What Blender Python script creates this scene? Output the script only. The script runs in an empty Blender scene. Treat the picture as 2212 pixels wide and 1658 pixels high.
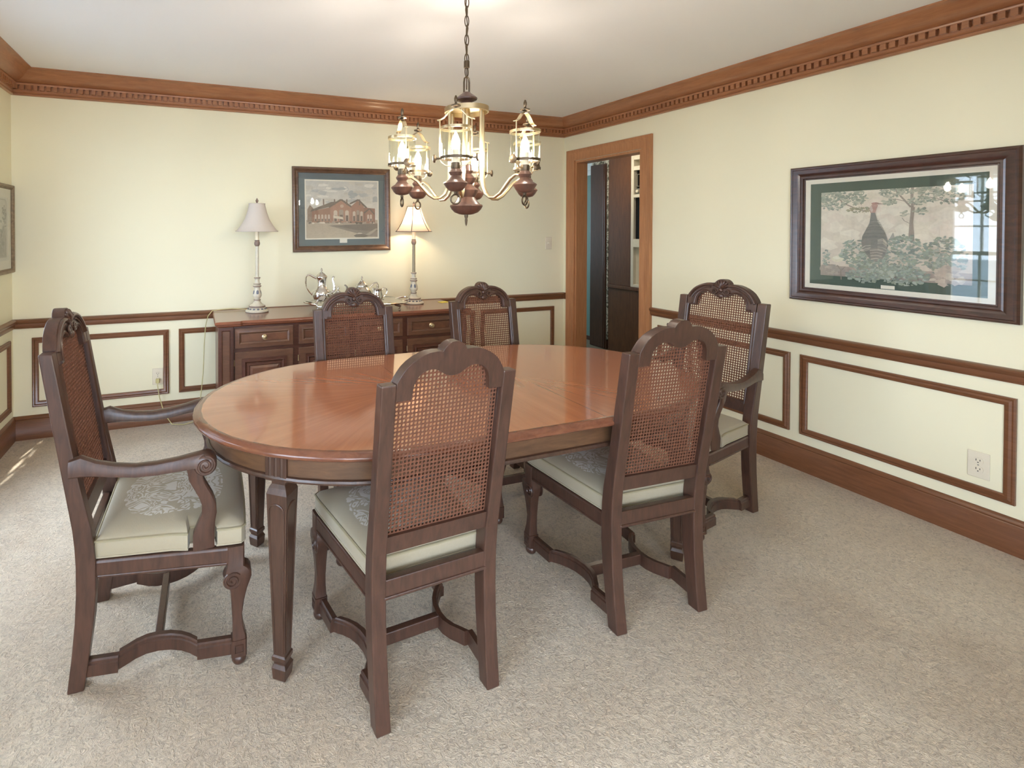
import bpy, math, random
from math import sin, cos, pi, radians as R, sqrt, atan2
from mathutils import Vector, Matrix
from mathutils.geometry import tessellate_polygon
random.seed(7)
SC = bpy.context.scene
COL = SC.collection

# ------------------------------------------------------------------ camera
W_IMG, H_IMG, FPX = 2212, 1658, 1112.17
cam_d = bpy.data.cameras.new('camera'); cam = bpy.data.objects.new('camera', cam_d); COL.objects.link(cam)
rv = Vector((0.93684714, -0.3497364, 0.00137348)); uv = Vector((0.00291883, 0.01174563, 0.99992676)); dv = Vector((0.34972691, 0.93677452, -0.01202468))
cam.matrix_world = Matrix(((rv.x, uv.x, -dv.x, -3.3114), (rv.y, uv.y, -dv.y, -4.0538), (rv.z, uv.z, -dv.z, 1.40), (0, 0, 0, 1)))
cam_d.sensor_width = 36; cam_d.lens = 36 * FPX / W_IMG
cam_d.shift_x = (1106 - 840) / W_IMG; cam_d.shift_y = (509.96 - 829) / W_IMG
cam_d.clip_start = 0.02
SC.camera = cam

# ------------------------------------------------------------------ world, sun, exposure
wd = bpy.data.worlds.new('sky'); SC.world = wd; wd.use_nodes = True
bgn = wd.node_tree.nodes['Background']; bgn.inputs[0].default_value = (0.68, 0.81, 1.0, 1); bgn.inputs[1].default_value = 13.0
sun_d = bpy.data.lights.new('sun', 'SUN'); sun_d.energy = 30; sun_d.angle = R(0.6); sun_d.color = (1, 0.95, 0.86)
sun = bpy.data.objects.new('sun', sun_d); COL.objects.link(sun)
sun.rotation_euler = Vector((0.2, 0.98, -1.27)).to_track_quat('-Z', 'Y').to_euler()
BULB = 360.0       # chandelier bulb emission
LAMPB = 190.0      # table lamp bulb emission
SC.view_settings.view_transform = 'Standard'
SC.view_settings.look = 'None'
SC.view_settings.gamma = 1.0
SC.view_settings.use_curve_mapping = False
SC.view_settings.exposure = 0.30
try:
    SC.cycles.use_denoising = True
    SC.cycles.max_bounces = 10; SC.cycles.diffuse_bounces = 6; SC.cycles.transparent_max_bounces = 16
    SC.cycles.sample_clamp_indirect = 6.0
    SC.cycles.caustics_reflective = False; SC.cycles.caustics_refractive = False
except Exception:
    pass

def portal(loc, rot, sx, sy):
    d = bpy.data.lights.new('window_portal', 'AREA'); d.shape = 'RECTANGLE'; d.size = sx; d.size_y = sy; d.energy = 1
    d.cycles.is_portal = True
    o = bpy.data.objects.new('window_portal', d); COL.objects.link(o); o.location = loc; o.rotation_euler = rot
    return o

# ------------------------------------------------------------------ materials
def lin(c):
    return tuple(((v / 255) / 12.92 if v / 255 <= 0.04045 else ((v / 255 + 0.055) / 1.055) ** 2.4) for v in c) + (1,)
class NT:
    def __init__(s, name):
        s.m = bpy.data.materials.new(name); s.m.use_nodes = True; s.t = s.m.node_tree; s.n = s.t.nodes
        s.b = s.n['Principled BSDF']; s.out = s.n['Material Output']
    def add(s, ty, **kw):
        n = s.n.new(ty)
        for k, v in kw.items(): setattr(n, k, v)
        return n
    def ln(s, a, b): s.t.links.new(a, b)
    def math(s, op, a, b=None, c=None):
        n = s.add('ShaderNodeMath', operation=op)
        for i, v in enumerate((a, b, c)):
            if v is None: continue
            if isinstance(v, (int, float)): n.inputs[i].default_value = v
            else: s.ln(v, n.inputs[i])
        return n.outputs[0]
    def ramp(s, fac, stops):
        n = s.add('ShaderNodeValToRGB'); e = n.color_ramp.elements
        while len(e) < len(stops): e.new(0.5)
        for i, (p, c) in enumerate(stops): e[i].position = p; e[i].color = c
        s.ln(fac, n.inputs[0]); return n.outputs[0]
    def mapped(s, scale, kind='Object', rot=(0, 0, 0)):
        tc = s.add('ShaderNodeTexCoord'); mp = s.add('ShaderNodeMapping'); mp.inputs['Scale'].default_value = scale; mp.inputs['Rotation'].default_value = rot
        s.ln(tc.outputs[kind], mp.inputs[0]); return mp.outputs[0]
    def noise(s, vec, scale, detail=3, rough=0.55, dist=0.0):
        n = s.add('ShaderNodeTexNoise'); n.inputs['Scale'].default_value = scale; n.inputs['Detail'].default_value = detail; n.inputs['Roughness'].default_value = rough; n.inputs['Distortion'].default_value = dist
        if vec is not None: s.ln(vec, n.inputs['Vector'])
        return n.outputs[0]
    def mix(s, fac, a, b):
        n = s.add('ShaderNodeMix', data_type='RGBA')
        if isinstance(fac, (int, float)): n.inputs[0].default_value = fac
        else: s.ln(fac, n.inputs[0])
        for i, v in ((6, a), (7, b)):
            if isinstance(v, tuple): n.inputs[i].default_value = v
            else: s.ln(v, n.inputs[i])
        return n.outputs[2]
    def bump(s, h, strength, dist=0.002):
        n = s.add('ShaderNodeBump'); n.inputs['Strength'].default_value = strength; n.inputs['Distance'].default_value = dist
        s.ln(h, n.inputs['Height']); s.ln(n.outputs[0], s.b.inputs['Normal'])
    def set(s, **kw):
        for k, v in kw.items():
            k = {'base': 'Base Color', 'rough': 'Roughness', 'metal': 'Metallic', 'spec': 'Specular IOR Level', 'coat': 'Coat Weight', 'crough': 'Coat Roughness', 'sheen': 'Sheen Weight'}[k]
            if isinstance(v, (int, float, tuple)): s.b.inputs[k].default_value = v
            else: s.ln(v, s.b.inputs[k])
        return s.m

def plain(name, c, rough=0.5, metal=0.0, spec=0.5, var=0.06, scale=20, coat=0):
    m = NT(name); l = lin(c); f = m.noise(m.mapped((1, 1, 1)), scale)
    d = tuple(v * (1 - var) for v in l[:3]) + (1,); u = tuple(min(1, v * (1 + var)) for v in l[:3]) + (1,)
    return m.set(base=m.ramp(f, [(0.3, d), (0.7, u)]), rough=rough, metal=metal, spec=spec, coat=coat)
def wood(name, dark, light, rough=0.4, sc=(6, 6, 0.7), coat=0.0, k=9.0, bump=0.05):
    m = NT(name); v = m.mapped(sc); f = m.noise(v, k, 5, 0.6, 0.6); g = m.noise(m.mapped((1, 1, 1)), 1.6, 2)
    f2 = m.math('ADD', m.math('MULTIPLY', f, 0.75), m.math('MULTIPLY', g, 0.25))
    c = m.ramp(f2, [(0.32, lin(dark)), (0.68, lin(light))])
    m.bump(f, bump, 0.001)
    return m.set(base=c, rough=rough, coat=coat, crough=0.2)
M = {}
def paint(name, c, var=0.015):
    m = NT(name); v = m.mapped((1, 1, 1)); f = m.noise(v, 0.9, 3); l = lin(c)
    col = m.ramp(f, [(0.3, tuple(x * (1 - var) for x in l[:3]) + (1,)), (0.7, tuple(min(1, x * (1 + var)) for x in l[:3]) + (1,))])
    m.bump(m.noise(v, 260, 2), 0.04, 0.001)
    return m.set(base=col, rough=0.6, spec=0.25)
M['wall'] = paint('cream_wall_paint', (234, 227, 197))
M['ceil'] = paint('white_ceiling_paint', (236, 234, 232))
M['teal'] = paint('teal_paint', (122, 150, 140))
def carpet():
    m = NT('beige_carpet'); v = m.mapped((1, 1, 1))
    big = m.noise(v, 1.3, 3, 0.5, 0.8); mid = m.noise(v, 7, 3, 0.6, 0.5); fine = m.noise(v, 62, 4, 0.68, 1.6)
    c1 = m.ramp(big, [(0.35, lin(CARPET_D)), (0.65, lin(CARPET_L))])
    c2 = m.mix(m.math('MULTIPLY', m.ramp(mid, [(0.35, (0, 0, 0, 1)), (0.7, (1, 1, 1, 1))]), 0.25), c1, lin((200, 188, 172)))
    c3 = m.mix(m.math('MULTIPLY', m.ramp(fine, [(0.36, (1, 1, 1, 1)), (0.54, (0, 0, 0, 1))]), 0.5), c2, lin((140, 126, 110)))
    h = m.math('ADD', fine, m.math('MULTIPLY', mid, 0.9))
    m.bump(h, 0.9, 0.012)
    return m.set(base=c3, rough=0.95, spec=0.1, sheen=0.25)
CARPET_D, CARPET_L = (206, 186, 161), (228, 212, 189)
M['carpet'] = carpet()
M['trim'] = wood('honey_brown_trim_wood', (144, 93, 62), (172, 118, 80), 0.32, (0.9, 0.9, 9), coat=0.25)
M['base'] = wood('brown_base_moulding_wood', (100, 62, 38), (124, 80, 52), 0.34, (0.9, 0.9, 9), coat=0.2)
M['casing'] = wood('door_casing_wood', (158, 104, 68), (184, 130, 88), 0.4, (8, 8, 0.6), coat=0.15)
M['chair'] = wood('dark_walnut_chair_wood', (58, 38, 29), (84, 56, 44), 0.38, (7, 7, 1.2), coat=0.2)
M['cane'] = plain('woven_cane', (106, 69, 52), 0.72, spec=0.2, var=0.18, scale=160)
M['table_leg'] = wood('walnut_table_wood', (56, 37, 28), (82, 57, 44), 0.34, (7, 7, 0.9), coat=0.25)
M['apron'] = wood('walnut_apron_veneer', (76, 52, 36), (106, 76, 52), 0.34, (1.2, 1.2, 7), coat=0.25)
M['side_dark'] = wood('sideboard_dark_wood', (70, 38, 28), (96, 56, 40), 0.34, (2, 2, 6), coat=0.25)
M['side_mid'] = wood('sideboard_drawer_veneer', (84, 54, 40), (114, 77, 55), 0.36, (1.2, 4, 6), coat=0.2)
M['side_burl'] = wood('sideboard_burl_panel', (82, 48, 36), (124, 82, 58), 0.34, (3, 3, 3), coat=0.25, k=4)
M['side_top'] = wood('sideboard_polished_top', (112, 62, 42), (140, 84, 58), 0.2, (0.8, 6, 6), coat=0.5)
M['silver'] = plain('polished_silver', (226, 224, 220), 0.1, 1.0, var=0.05)
M['brass'] = plain('pale_brass', (200, 182, 146), 0.3, 1.0, var=0.06)
M['bronze'] = plain('aged_bronze', (92, 78, 62), 0.4, 0.9, var=0.1)
M['cwood'] = wood('chandelier_turned_wood', (74, 50, 40), (102, 70, 56), 0.38, (6, 6, 1), coat=0.2)
M['ivory'] = plain('ivory_candle_sleeve', (240, 226, 196), 0.5)
M['plate'] = plain('ivory_plastic', (222, 212, 190), 0.4, var=0.02)
M['white'] = plain('white_mat', (238, 228, 214), 0.7, var=0.02)
M['dark'] = plain('dark_slot', (30, 28, 26), 0.5)
M['frame_dark'] = wood('dark_walnut_frame', (44, 24, 20), (78, 44, 34), 0.28, (2, 2, 6), coat=0.4)
M['frame_mid'] = wood('walnut_frame', (74, 52, 38), (112, 82, 60), 0.3, (2, 2, 6), coat=0.3)
M['frame_gilt'] = wood('worn_gilt_frame', (104, 84, 62), (150, 128, 100), 0.4, (2, 6, 6))
M['mat_grey'] = plain('slate_mat_board', (112, 120, 124), 0.8, var=0.03)
M['mat_green'] = plain('grey_green_mat_board', (82, 96, 87), 0.8, var=0.03)
M['cord'] = plain('pale_lamp_cord', (196, 184, 130), 0.5)
M['note'] = plain('yellow_note_paper', (236, 220, 90), 0.7)
M['lampwood'] = plain('painted_cream_lamp', (208, 200, 180), 0.5, var=0.08, scale=60)
M['lampblue'] = plain('painted_slate_leaf', (104, 106, 116), 0.5, var=0.15, scale=80)
M['lampgold'] = plain('painted_taupe_band', (136, 116, 104), 0.5, var=0.12, scale=80)
M['lamppole'] = plain('olive_grey_lamp_pole', (150, 138, 112), 0.45, var=0.08, scale=60)
M['ribdark'] = plain('dark_shade_piping', (70, 56, 44), 0.6)
M['hall_wood'] = wood('hall_cabinet_wood', (84, 52, 30), (112, 72, 42), 0.4, (5, 5, 0.7), coat=0.1)
M['hall_dark'] = wood('hall_dark_door_wood', (66, 40, 26), (86, 54, 36), 0.35, (5, 5, 0.7), coat=0.15)
M['hall_white'] = plain('cream_enamel', (216, 208, 190), 0.4, var=0.03)
M['hall_floor'] = plain('olive_vinyl_floor', (92, 84, 62), 0.5)
M['winwhite'] = plain('white_window_paint', (232, 232, 228), 0.5, var=0.02)
M['steel'] = plain('dull_steel', (150, 146, 138), 0.4, 0.6)
M['black'] = plain('black_glass', (14, 14, 16), 0.12)
def leafy(name, a, b, sc):
    m = NT(name); f = m.noise(m.mapped((1, 1, 1)), sc, 4, 0.6, 1.2)
    return m.set(base=m.ramp(f, [(0.42, lin(a)), (0.56, lin(b))]), rough=0.8)
M['wallpaper'] = leafy('floral_wallpaper_border', (214, 206, 190), (96, 92, 80), 26)
M['valance'] = leafy('floral_valance_cloth', (232, 230, 226), (140, 150, 150), 14)
M['grass'] = leafy('sunlit_lawn', (60, 76, 92), (110, 124, 138), 2)
M['bark'] = plain('tree_bark', (92, 82, 74), 0.9, var=0.2)

def glass():
    m = NT('clear_glass'); tr = m.add('ShaderNodeBsdfTransparent'); gl = m.add('ShaderNodeBsdfGlossy'); gl.inputs['Roughness'].default_value = 0.02
    fr = m.add('ShaderNodeFresnel'); ge = m.add('ShaderNodeNewGeometry'); m.ln(m.math('ADD', 1.5, m.math('MULTIPLY', ge.outputs['Backfacing'], 1 / 1.5 - 1.5)), fr.inputs[0]); mx = m.add('ShaderNodeMixShader')
    f = m.math('MULTIPLY', fr.outputs[0], 1.0)
    m.ln(f, mx.inputs[0]); m.ln(tr.outputs[0], mx.inputs[1]); m.ln(gl.outputs[0], mx.inputs[2]); m.ln(mx.outputs[0], m.out.inputs[0])
    tr.inputs[0].default_value = (0.97, 0.98, 0.97, 1)
    return m.m
M['glass'] = glass()
def emis(name, c, s):
    m = NT(name); e = m.add('ShaderNodeEmission'); e.inputs[0].default_value = c; e.inputs[1].default_value = s; m.ln(e.outputs[0], m.out.inputs[0]); return m.m
M['bulb'] = emis('glowing_candle_bulb', (1.0, 0.89, 0.75, 1), BULB)
M['lampbulb'] = emis('glowing_lamp_bulb', (1.0, 0.78, 0.50, 1), LAMPB)
M['kitchen_fill'] = emis('kitchen_fill_emission', (1.0, 0.86, 0.66, 1), 26.0)  # emission of the unseen light added in the kitchen
def shade(name, c, w=0.5):
    m = NT(name); d = m.add('ShaderNodeBsdfDiffuse'); t = m.add('ShaderNodeBsdfTranslucent'); mx = m.add('ShaderNodeMixShader'); mx.inputs[0].default_value = w
    f = m.noise(m.mapped((1, 1, 1)), 300, 2); l = lin(c); col = m.ramp(f, [(0.3, tuple(v * 0.95 for v in l[:3]) + (1,)), (0.7, l)])
    m.ln(col, d.inputs[0]); m.ln(col, t.inputs[0]); m.ln(d.outputs[0], mx.inputs[1]); m.ln(t.outputs[0], mx.inputs[2]); m.ln(mx.outputs[0], m.out.inputs[0]); return m.m
M['shade'] = shade('white_shade_linen', (226, 216, 206), 0.25)
M['shade_lit'] = shade('cream_shade_silk', (226, 200, 180), 0.3)
def printmat():
    m = NT('printed_paper'); a = m.add('ShaderNodeVertexColor'); a.layer_name = 'Col'
    f = m.noise(m.mapped((1, 1, 1)), 90, 4, 0.7); g = m.noise(m.mapped((1, 1, 1)), 14, 3, 0.6, 0.5)
    k = m.ramp(m.math('ADD', m.math('MULTIPLY', f, 0.5), m.math('MULTIPLY', g, 0.5)), [(0.3, (0.86, 0.86, 0.86, 1)), (0.7, (1.10, 1.10, 1.10, 1))])
    mx = m.add('ShaderNodeMix', data_type='RGBA', blend_type='MULTIPLY'); mx.inputs[0].default_value = 1
    m.ln(a.outputs[0], mx.inputs[6]); m.ln(k, mx.inputs[7])
    return m.set(base=mx.outputs[2], rough=0.7)
M['print'] = printmat()
def fabric():
    m = NT('cream_damask_fabric'); tc = m.add('ShaderNodeTexCoord'); sp = m.add('ShaderNodeSeparateXYZ'); m.ln(tc.outputs['Object'], sp.inputs[0])
    ax = m.math('ABSOLUTE', sp.outputs[0]); cb = m.add('ShaderNodeCombineXYZ'); m.ln(ax, cb.inputs[0]); m.ln(sp.outputs[1], cb.inputs[1])
    nz = m.add('ShaderNodeTexNoise'); nz.inputs['Scale'].default_value = 11; nz.inputs['Detail'].default_value = 1.5; nz.inputs['Distortion'].default_value = 2.2; m.ln(cb.outputs[0], nz.inputs['Vector'])
    band = m.math('ABSOLUTE', m.math('SUBTRACT', m.math('FRACT', m.math('MULTIPLY', nz.outputs[0], 7.0)), 0.5))
    pat = m.ramp(band, [(0.2, (0, 0, 0, 1)), (0.27, (1, 1, 1, 1))])
    dx = m.math('DIVIDE', sp.outputs[0], 0.185); dy = m.math('DIVIDE', m.math('SUBTRACT', sp.outputs[1], 0.03), 0.175)
    rr = m.math('ADD', m.math('POWER', m.math('ABSOLUTE', dx), 3.0), m.math('POWER', m.math('ABSOLUTE', dy), 3.0))
    rr = m.math('ADD', rr, m.math('MULTIPLY', m.noise(cb.outputs[0], 24, 1), 0.5))
    mask = m.ramp(rr, [(0.98, (1, 1, 1, 1)), (1.06, (0, 0, 0, 1))])
    fac = m.math('MULTIPLY', pat, mask)
    weave = m.noise(m.mapped((40, 260, 40)), 4, 2)
    c = m.mix(m.math('MULTIPLY', weave, 0.25), lin((166, 155, 132)), lin((134, 124, 102)))
    c = m.mix(fac, c, lin((196, 191, 180)))
    m.bump(m.math('ADD', weave, m.math('MULTIPLY', fac, 0.6)), 0.25, 0.002)
    return m.set(base=c, rough=0.75, spec=0.2, sheen=0.2)
M['fabric'] = fabric()
M['piping'] = plain('olive_cushion_piping', (150, 140, 112), 0.7)
def sunburst():
    m = NT('sunburst_veneer_top'); tc = m.add('ShaderNodeTexCoord'); sp = m.add('ShaderNodeSeparateXYZ'); m.ln(tc.outputs['Object'], sp.inputs[0])
    x, y = sp.outputs[0], sp.outputs[1]
    xa = m.math('SUBTRACT', m.math('ABSOLUTE', x), 0.255)
    xs = m.math('MAXIMUM', xa, 0.0)
    ang = m.math('ARCTAN2', y, m.math('ADD', xs, 0.0005)); rad = m.math('SQRT', m.math('ADD', m.math('MULTIPLY', xs, xs), m.math('MULTIPLY', y, y)))
    inleaf = m.math('LESS_THAN', xa, 0.0)
    along = m.math('ADD', m.math('MULTIPLY', ang, m.math('SUBTRACT', 1.0, inleaf)), m.math('MULTIPLY', m.math('MULTIPLY', x, 1.2), inleaf))
    side = m.math('MULTIPLY', m.math('SIGN', x), 3.7)
    cb = m.add('ShaderNodeCombineXYZ'); m.ln(m.math('MULTIPLY', along, 9.0), cb.inputs[0]); m.ln(m.math('MULTIPLY', rad, 0.9), cb.inputs[1]); m.ln(side, cb.inputs[2])
    g = m.noise(cb.outputs[0], 2.2, 5, 0.62, 0.5)
    wedge = m.math('FLOOR', m.math('MULTIPLY', ang, 6.0 / pi * 1.0))
    wn = m.add('ShaderNodeTexWhiteNoise', noise_dimensions='2D'); cw = m.add('ShaderNodeCombineXYZ'); m.ln(wedge, cw.inputs[0]); m.ln(side, cw.inputs[1]); m.ln(cw.outputs[0], wn.inputs[0])
    f = m.math('ADD', m.math('MULTIPLY', g, 0.9), m.math('MULTIPLY', wn.outputs[0], 0.1))
    c = m.ramp(f, [(0.12, lin(TOP_D)), (0.85, lin(TOP_L))])
    seam = m.math('LESS_THAN', m.math('ABSOLUTE', xa), 0.0013)
    c = m.mix(seam, c, lin((84, 44, 30)))
    return m.set(base=c, rough=0.18, coat=0.9, crough=0.06)
TOP_D, TOP_L = (150, 90, 60), (186, 120, 84)
M['top'] = sunburst()
M['top_edge'] = wood('table_edge_wood', (96, 56, 40), (128, 80, 56), 0.22, (2, 2, 8), coat=0.5)

# ------------------------------------------------------------------ mesh builder
class MB:
    def __init__(s): s.V = []; s.F = []; s.I = []; s.C = []
    def add(s, V, F, mi=0, col=None):
        o = len(s.V); s.V += [tuple(v) for v in V]; s.F += [tuple(i + o for i in f) for f in F]; s.I += [mi] * len(F); s.C += [col] * len(F); return s
    def box(s, x0, x1, y0, y1, z0, z1, mi=0):
        return s.add([(x0, y0, z0), (x1, y0, z0), (x1, y1, z0), (x0, y1, z0), (x0, y0, z1), (x1, y0, z1), (x1, y1, z1), (x0, y1, z1)],
                     [(0, 3, 2, 1), (4, 5, 6, 7), (0, 1, 5, 4), (1, 2, 6, 5), (2, 3, 7, 6), (3, 0, 4, 7)], mi)
    def loft(s, secs, caps=True, closed=True, mi=0, loop=False):
        n = len(secs[0]); V = [p for q in secs for p in q]; F = []
        L = len(secs)
        for i in range(L if loop else L - 1):
            a = i * n; b = ((i + 1) % L) * n
            for j in range(n if closed else n - 1):
                k = (j + 1) % n; F.append((a + j, a + k, b + k, b + j))
        if caps and not loop:
            F.append(tuple(range(n - 1, -1, -1))); F.append(tuple((L - 1) * n + j for j in range(n)))
        return s.add(V, F, mi)
    def lathe(s, prof, segs=24, c=(0, 0, 0), mi=0, caps=True, ph=0.0):
        secs = [[(c[0] + r * cos(2 * pi * j / segs + ph), c[1] + r * sin(2 * pi * j / segs + ph), c[2] + z) for j in range(segs)] for r, z in prof]
        return s.loft(secs, caps=caps, mi=mi)
    def tube(s, path, r, segs=8, caps=True, mi=0, loop=False, flat=1.0):
        P = [Vector(p) for p in path]; n = len(P)
        rs = r if isinstance(r, (list, tuple)) else [r] * n
        T = [((P[(i + 1) % n] - P[i - 1]) if loop else (P[min(i + 1, n - 1)] - P[max(i - 1, 0)])).normalized() for i in range(n)]
        up = Vector((0, 0, 1)) if abs(T[0].z) < 0.9 else Vector((1, 0, 0))
        N = (up - T[0] * up.dot(T[0])).normalized(); secs = []
        for i in range(n):
            N = (N - T[i] * N.dot(T[i])).normalized(); B = T[i].cross(N)
            secs.append([P[i] + N * (rs[i] * cos(2 * pi * j / segs)) + B * (rs[i] * flat * sin(2 * pi * j / segs)) for j in range(segs)])
        return s.loft(secs, caps=caps, mi=mi, loop=loop)
    def prism(s, poly, f0, f1, mi=0):
        """poly: 2D outline; f0,f1 map (a,b) -> 3D for the two faces"""
        n = len(poly); tr = tessellate_polygon([[Vector((a, b, 0)) for a, b in poly]])
        V = [f0(a, b) for a, b in poly] + [f1(a, b) for a, b in poly]
        F = [tuple(t) for t in tr] + [tuple(i + n for i in reversed(t)) for t in tr]
        F += [(i, (i + 1) % n, (i + 1) % n + n, i + n) for i in range(n)]
        return s.add(V, F, mi)
    def ball(s, c, r, segs=12, rings=8, mi=0):
        rx, ry, rz = r if isinstance(r, (tuple, list)) else (r, r, r)
        V = [(c[0], c[1], c[2] - rz)]; F = []
        for i in range(1, rings):
            a = -pi / 2 + pi * i / rings
            V += [(c[0] + rx * cos(a) * cos(2 * pi * j / segs), c[1] + ry * cos(a) * sin(2 * pi * j / segs), c[2] + rz * sin(a)) for j in range(segs)]
        V.append((c[0], c[1], c[2] + rz)); top = len(V) - 1
        for j in range(segs):
            k = (j + 1) % segs; F.append((0, 1 + k, 1 + j)); F.append((top, top - segs + j, top - segs + k))
            for i in range(rings - 2):
                a = 1 + i * segs; b = a + segs; F.append((a + j, a + k, b + k, b + j))
        return s.add(V, F, mi)
    def poly(s, pts, mi=0, col=None): return s.add(pts, [tuple(range(len(pts)))], mi, col)
    def xf(s, m):
        s.V = [tuple(m @ Vector(v)) for v in s.V]; return s
    def build(s, name, mat, parent=None, smooth=32, bevel=0, segs=2, fix=True, loc=None, cols=False):
        me = bpy.data.meshes.new(name); me.from_pydata(s.V, [], s.F)
        mats = mat if isinstance(mat, list) else [mat]
        for m in mats: me.materials.append(M[m])
        if len(mats) > 1: me.polygons.foreach_set('material_index', s.I)
        if fix:
            import bmesh
            bm = bmesh.new(); bm.from_mesh(me); bmesh.ops.recalc_face_normals(bm, faces=bm.faces); bm.to_mesh(me); bm.free()
        if cols:
            at = me.color_attributes.new('Col', 'FLOAT_COLOR', 'CORNER'); k = 0
            for f, c in zip(me.polygons, s.C):
                for _ in f.vertices: at.data[k].color = c; k += 1
        if smooth:
            me.shade_smooth(); me.set_sharp_from_angle(angle=R(smooth))
        o = bpy.data.objects.new(name, me); COL.objects.link(o)
        if parent: o.parent = parent
        if loc: o.location = loc
        if bevel:
            b = o.modifiers.new('bevel', 'BEVEL'); b.width = bevel; b.segments = segs; b.limit_method = 'ANGLE'; b.angle_limit = R(40); b.harden_normals = False
        return o
def tag(o, label=None, cat=None, group=None, kind=None):
    for k, v in (('label', label), ('category', cat), ('group', group), ('kind', kind)):
        if v: o[k] = v
    return o
def thing(name, label, cat, loc=(0, 0, 0), rz=0, group=None):
    o = bpy.data.objects.new(name, None); COL.objects.link(o); o.location = loc; o.rotation_euler = (0, 0, rz); o.empty_display_size = 0.1
    return tag(o, label, cat, group)
def copy_tree(o, parent=None):
    c = o.copy(); COL.objects.link(c)
    if parent: c.parent = parent
    for ch in list(o.children): copy_tree(ch, c)
    return c
def struct(o): o['kind'] = 'structure'; return o

# ------------------------------------------------------------------ room shell
RW, H, YF = 4.4545, 2.44, -4.75          # room: x in [-RW,0], y in [YF,0]
T = 0.145
DY0, DY1, DZ = -0.925, -0.16, 2.045       # door opening in the right wall
WINS = [(-2.05, -0.835, 0.26, 2.06), (-4.55, -3.15, 0.26, 2.06)]   # left-wall windows, the second unseen and added for daylight (y0,y1,z0,z1)
struct(MB().box(-RW - T, T, YF - T, T, -0.06, 0).build('floor', 'carpet', smooth=0))
struct(MB().box(-RW - T, T, YF - T, T, H, H + 0.1).build('ceiling', 'ceil', smooth=0))
struct(MB().box(-RW - T, T, 0, T, 0, H).build('wall_back', 'wall', smooth=0))
struct(MB().box(0, 0.115, YF, DY0, 0, H).box(0, 0.115, DY1, 0, 0, H).box(0, 0.115, DY0, DY1, DZ, H).build('wall_right', 'wall', smooth=0))
b = MB(); ys = [YF] + [v for w in sorted(WINS) for v in w[:2]] + [0]
for i in range(0, len(ys), 2): b.box(-RW - T, -RW, ys[i], ys[i + 1], 0, H)
for y0, y1, z0, z1 in WINS: b.box(-RW - T, -RW, y0, y1, 0, z0); b.box(-RW - T, -RW, y0, y1, z1, H)
struct(b.build('wall_left', 'wall', smooth=0))
OPN = (-4.1, -1.85, 2.15)          # unseen cased opening behind the camera, added to let living room daylight in
struct(MB().box(-RW - T, OPN[0], YF - T, YF, 0, H).box(OPN[1], T, YF - T, YF, 0, H).box(OPN[0], OPN[1], YF - T, YF, OPN[2], H).build('wall_front', 'wall', smooth=0))
LY = -9.0  # unseen living room with window openings, added to supply daylight
struct(MB().box(-RW - T, T, LY - T, YF - T, -0.06, 0).build('floor_living', 'carpet', smooth=0))
struct(MB().box(-RW - T, T, LY - T, YF - T, H, H + 0.1).build('ceiling_living', 'ceil', smooth=0))
struct(MB().box(0, T, LY, YF - T, 0, H).build('wall_living_right', 'wall', smooth=0))
struct(MB().box(-RW - T, -RW, -5.4, YF - T, 0, H).box(-RW - T, -RW, LY, -8.4, 0, H).box(-RW - T, -RW, -8.4, -5.4, 0, 0.3).box(-RW - T, -RW, -8.4, -5.4, 2.2, H).build('wall_living_left', 'wall', smooth=0))
struct(MB().box(-RW - T, -4.0, LY - T, LY, 0, H).box(-0.5, T, LY - T, LY, 0, H).box(-4.0, -0.5, LY - T, LY, 0, 0.3).box(-4.0, -0.5, LY - T, LY, 2.25, H).build('wall_living_front', 'wall', smooth=0))
portal((-RW - T - 0.02, -6.9, 1.25), (0, -pi / 2, 0), 1.9, 3.0)
portal((-2.25, LY - T - 0.02, 1.27), (pi / 2, 0, 0), 3.5, 1.95)

# mouldings: a profile (d,z) swept along a wall; e0/e1 = mitre signs at the ends
def run(mb, prof, wall, a0, a1, e0=0, e1=0):
    def P(a, d, z):
        return {'back': (a, -d, z), 'right': (-d, a, z), 'left': (-RW + d, a, z), 'front': (a, YF + d, z)}[wall]
    return mb.loft([[P(a0 + e0 * d, d, z) for d, z in prof], [P(a1 - e1 * d, d, z) for d, z in prof]])
crown = [(0, 2.285), (0.014, 2.285), (0.020, 2.289), (0.020, 2.296), (0.014, 2.300), (0.022, 2.308), (0.022, 2.349), (0.043, 2.349), (0.046, 2.354), (0.046, 2.360), (0.040, 2.365),
         (0.050, 2.370), (0.062, 2.374), (0.080, 2.382), (0.098, 2.395), (0.112, 2.411), (0.124, 2.423), (0.138, 2.429), (0.150, 2.430), (0.155, 2.434), (0.155, 2.44), (0, 2.44)]
rail = [(0, 0.742), (0.012, 0.742), (0.014, 0.750), (0.018, 0.752), (0.020, 0.760), (0.020, 0.774), (0.026, 0.780), (0.031, 0.786), (0.031, 0.794), (0.026, 0.799), (0.012, 0.804), (0, 0.804)]
base = [(0, 0), (0.018, 0), (0.018, 0.128), (0.014, 0.133), (0.017, 0.139), (0.013, 0.150), (0.004, 0.158), (0, 0.158)]
spans = {'back': (-RW, 0), 'right': (YF, 0), 'left': (YF, 0), 'front': (-RW, 0)}
tn = 0
def trim(mb, mat='base', name=None, bev=0):
    global tn
    if name is None: tn += 1; name = 'trim_%d' % tn
    return struct(mb.build(name, mat, smooth=40, bevel=bev))
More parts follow.
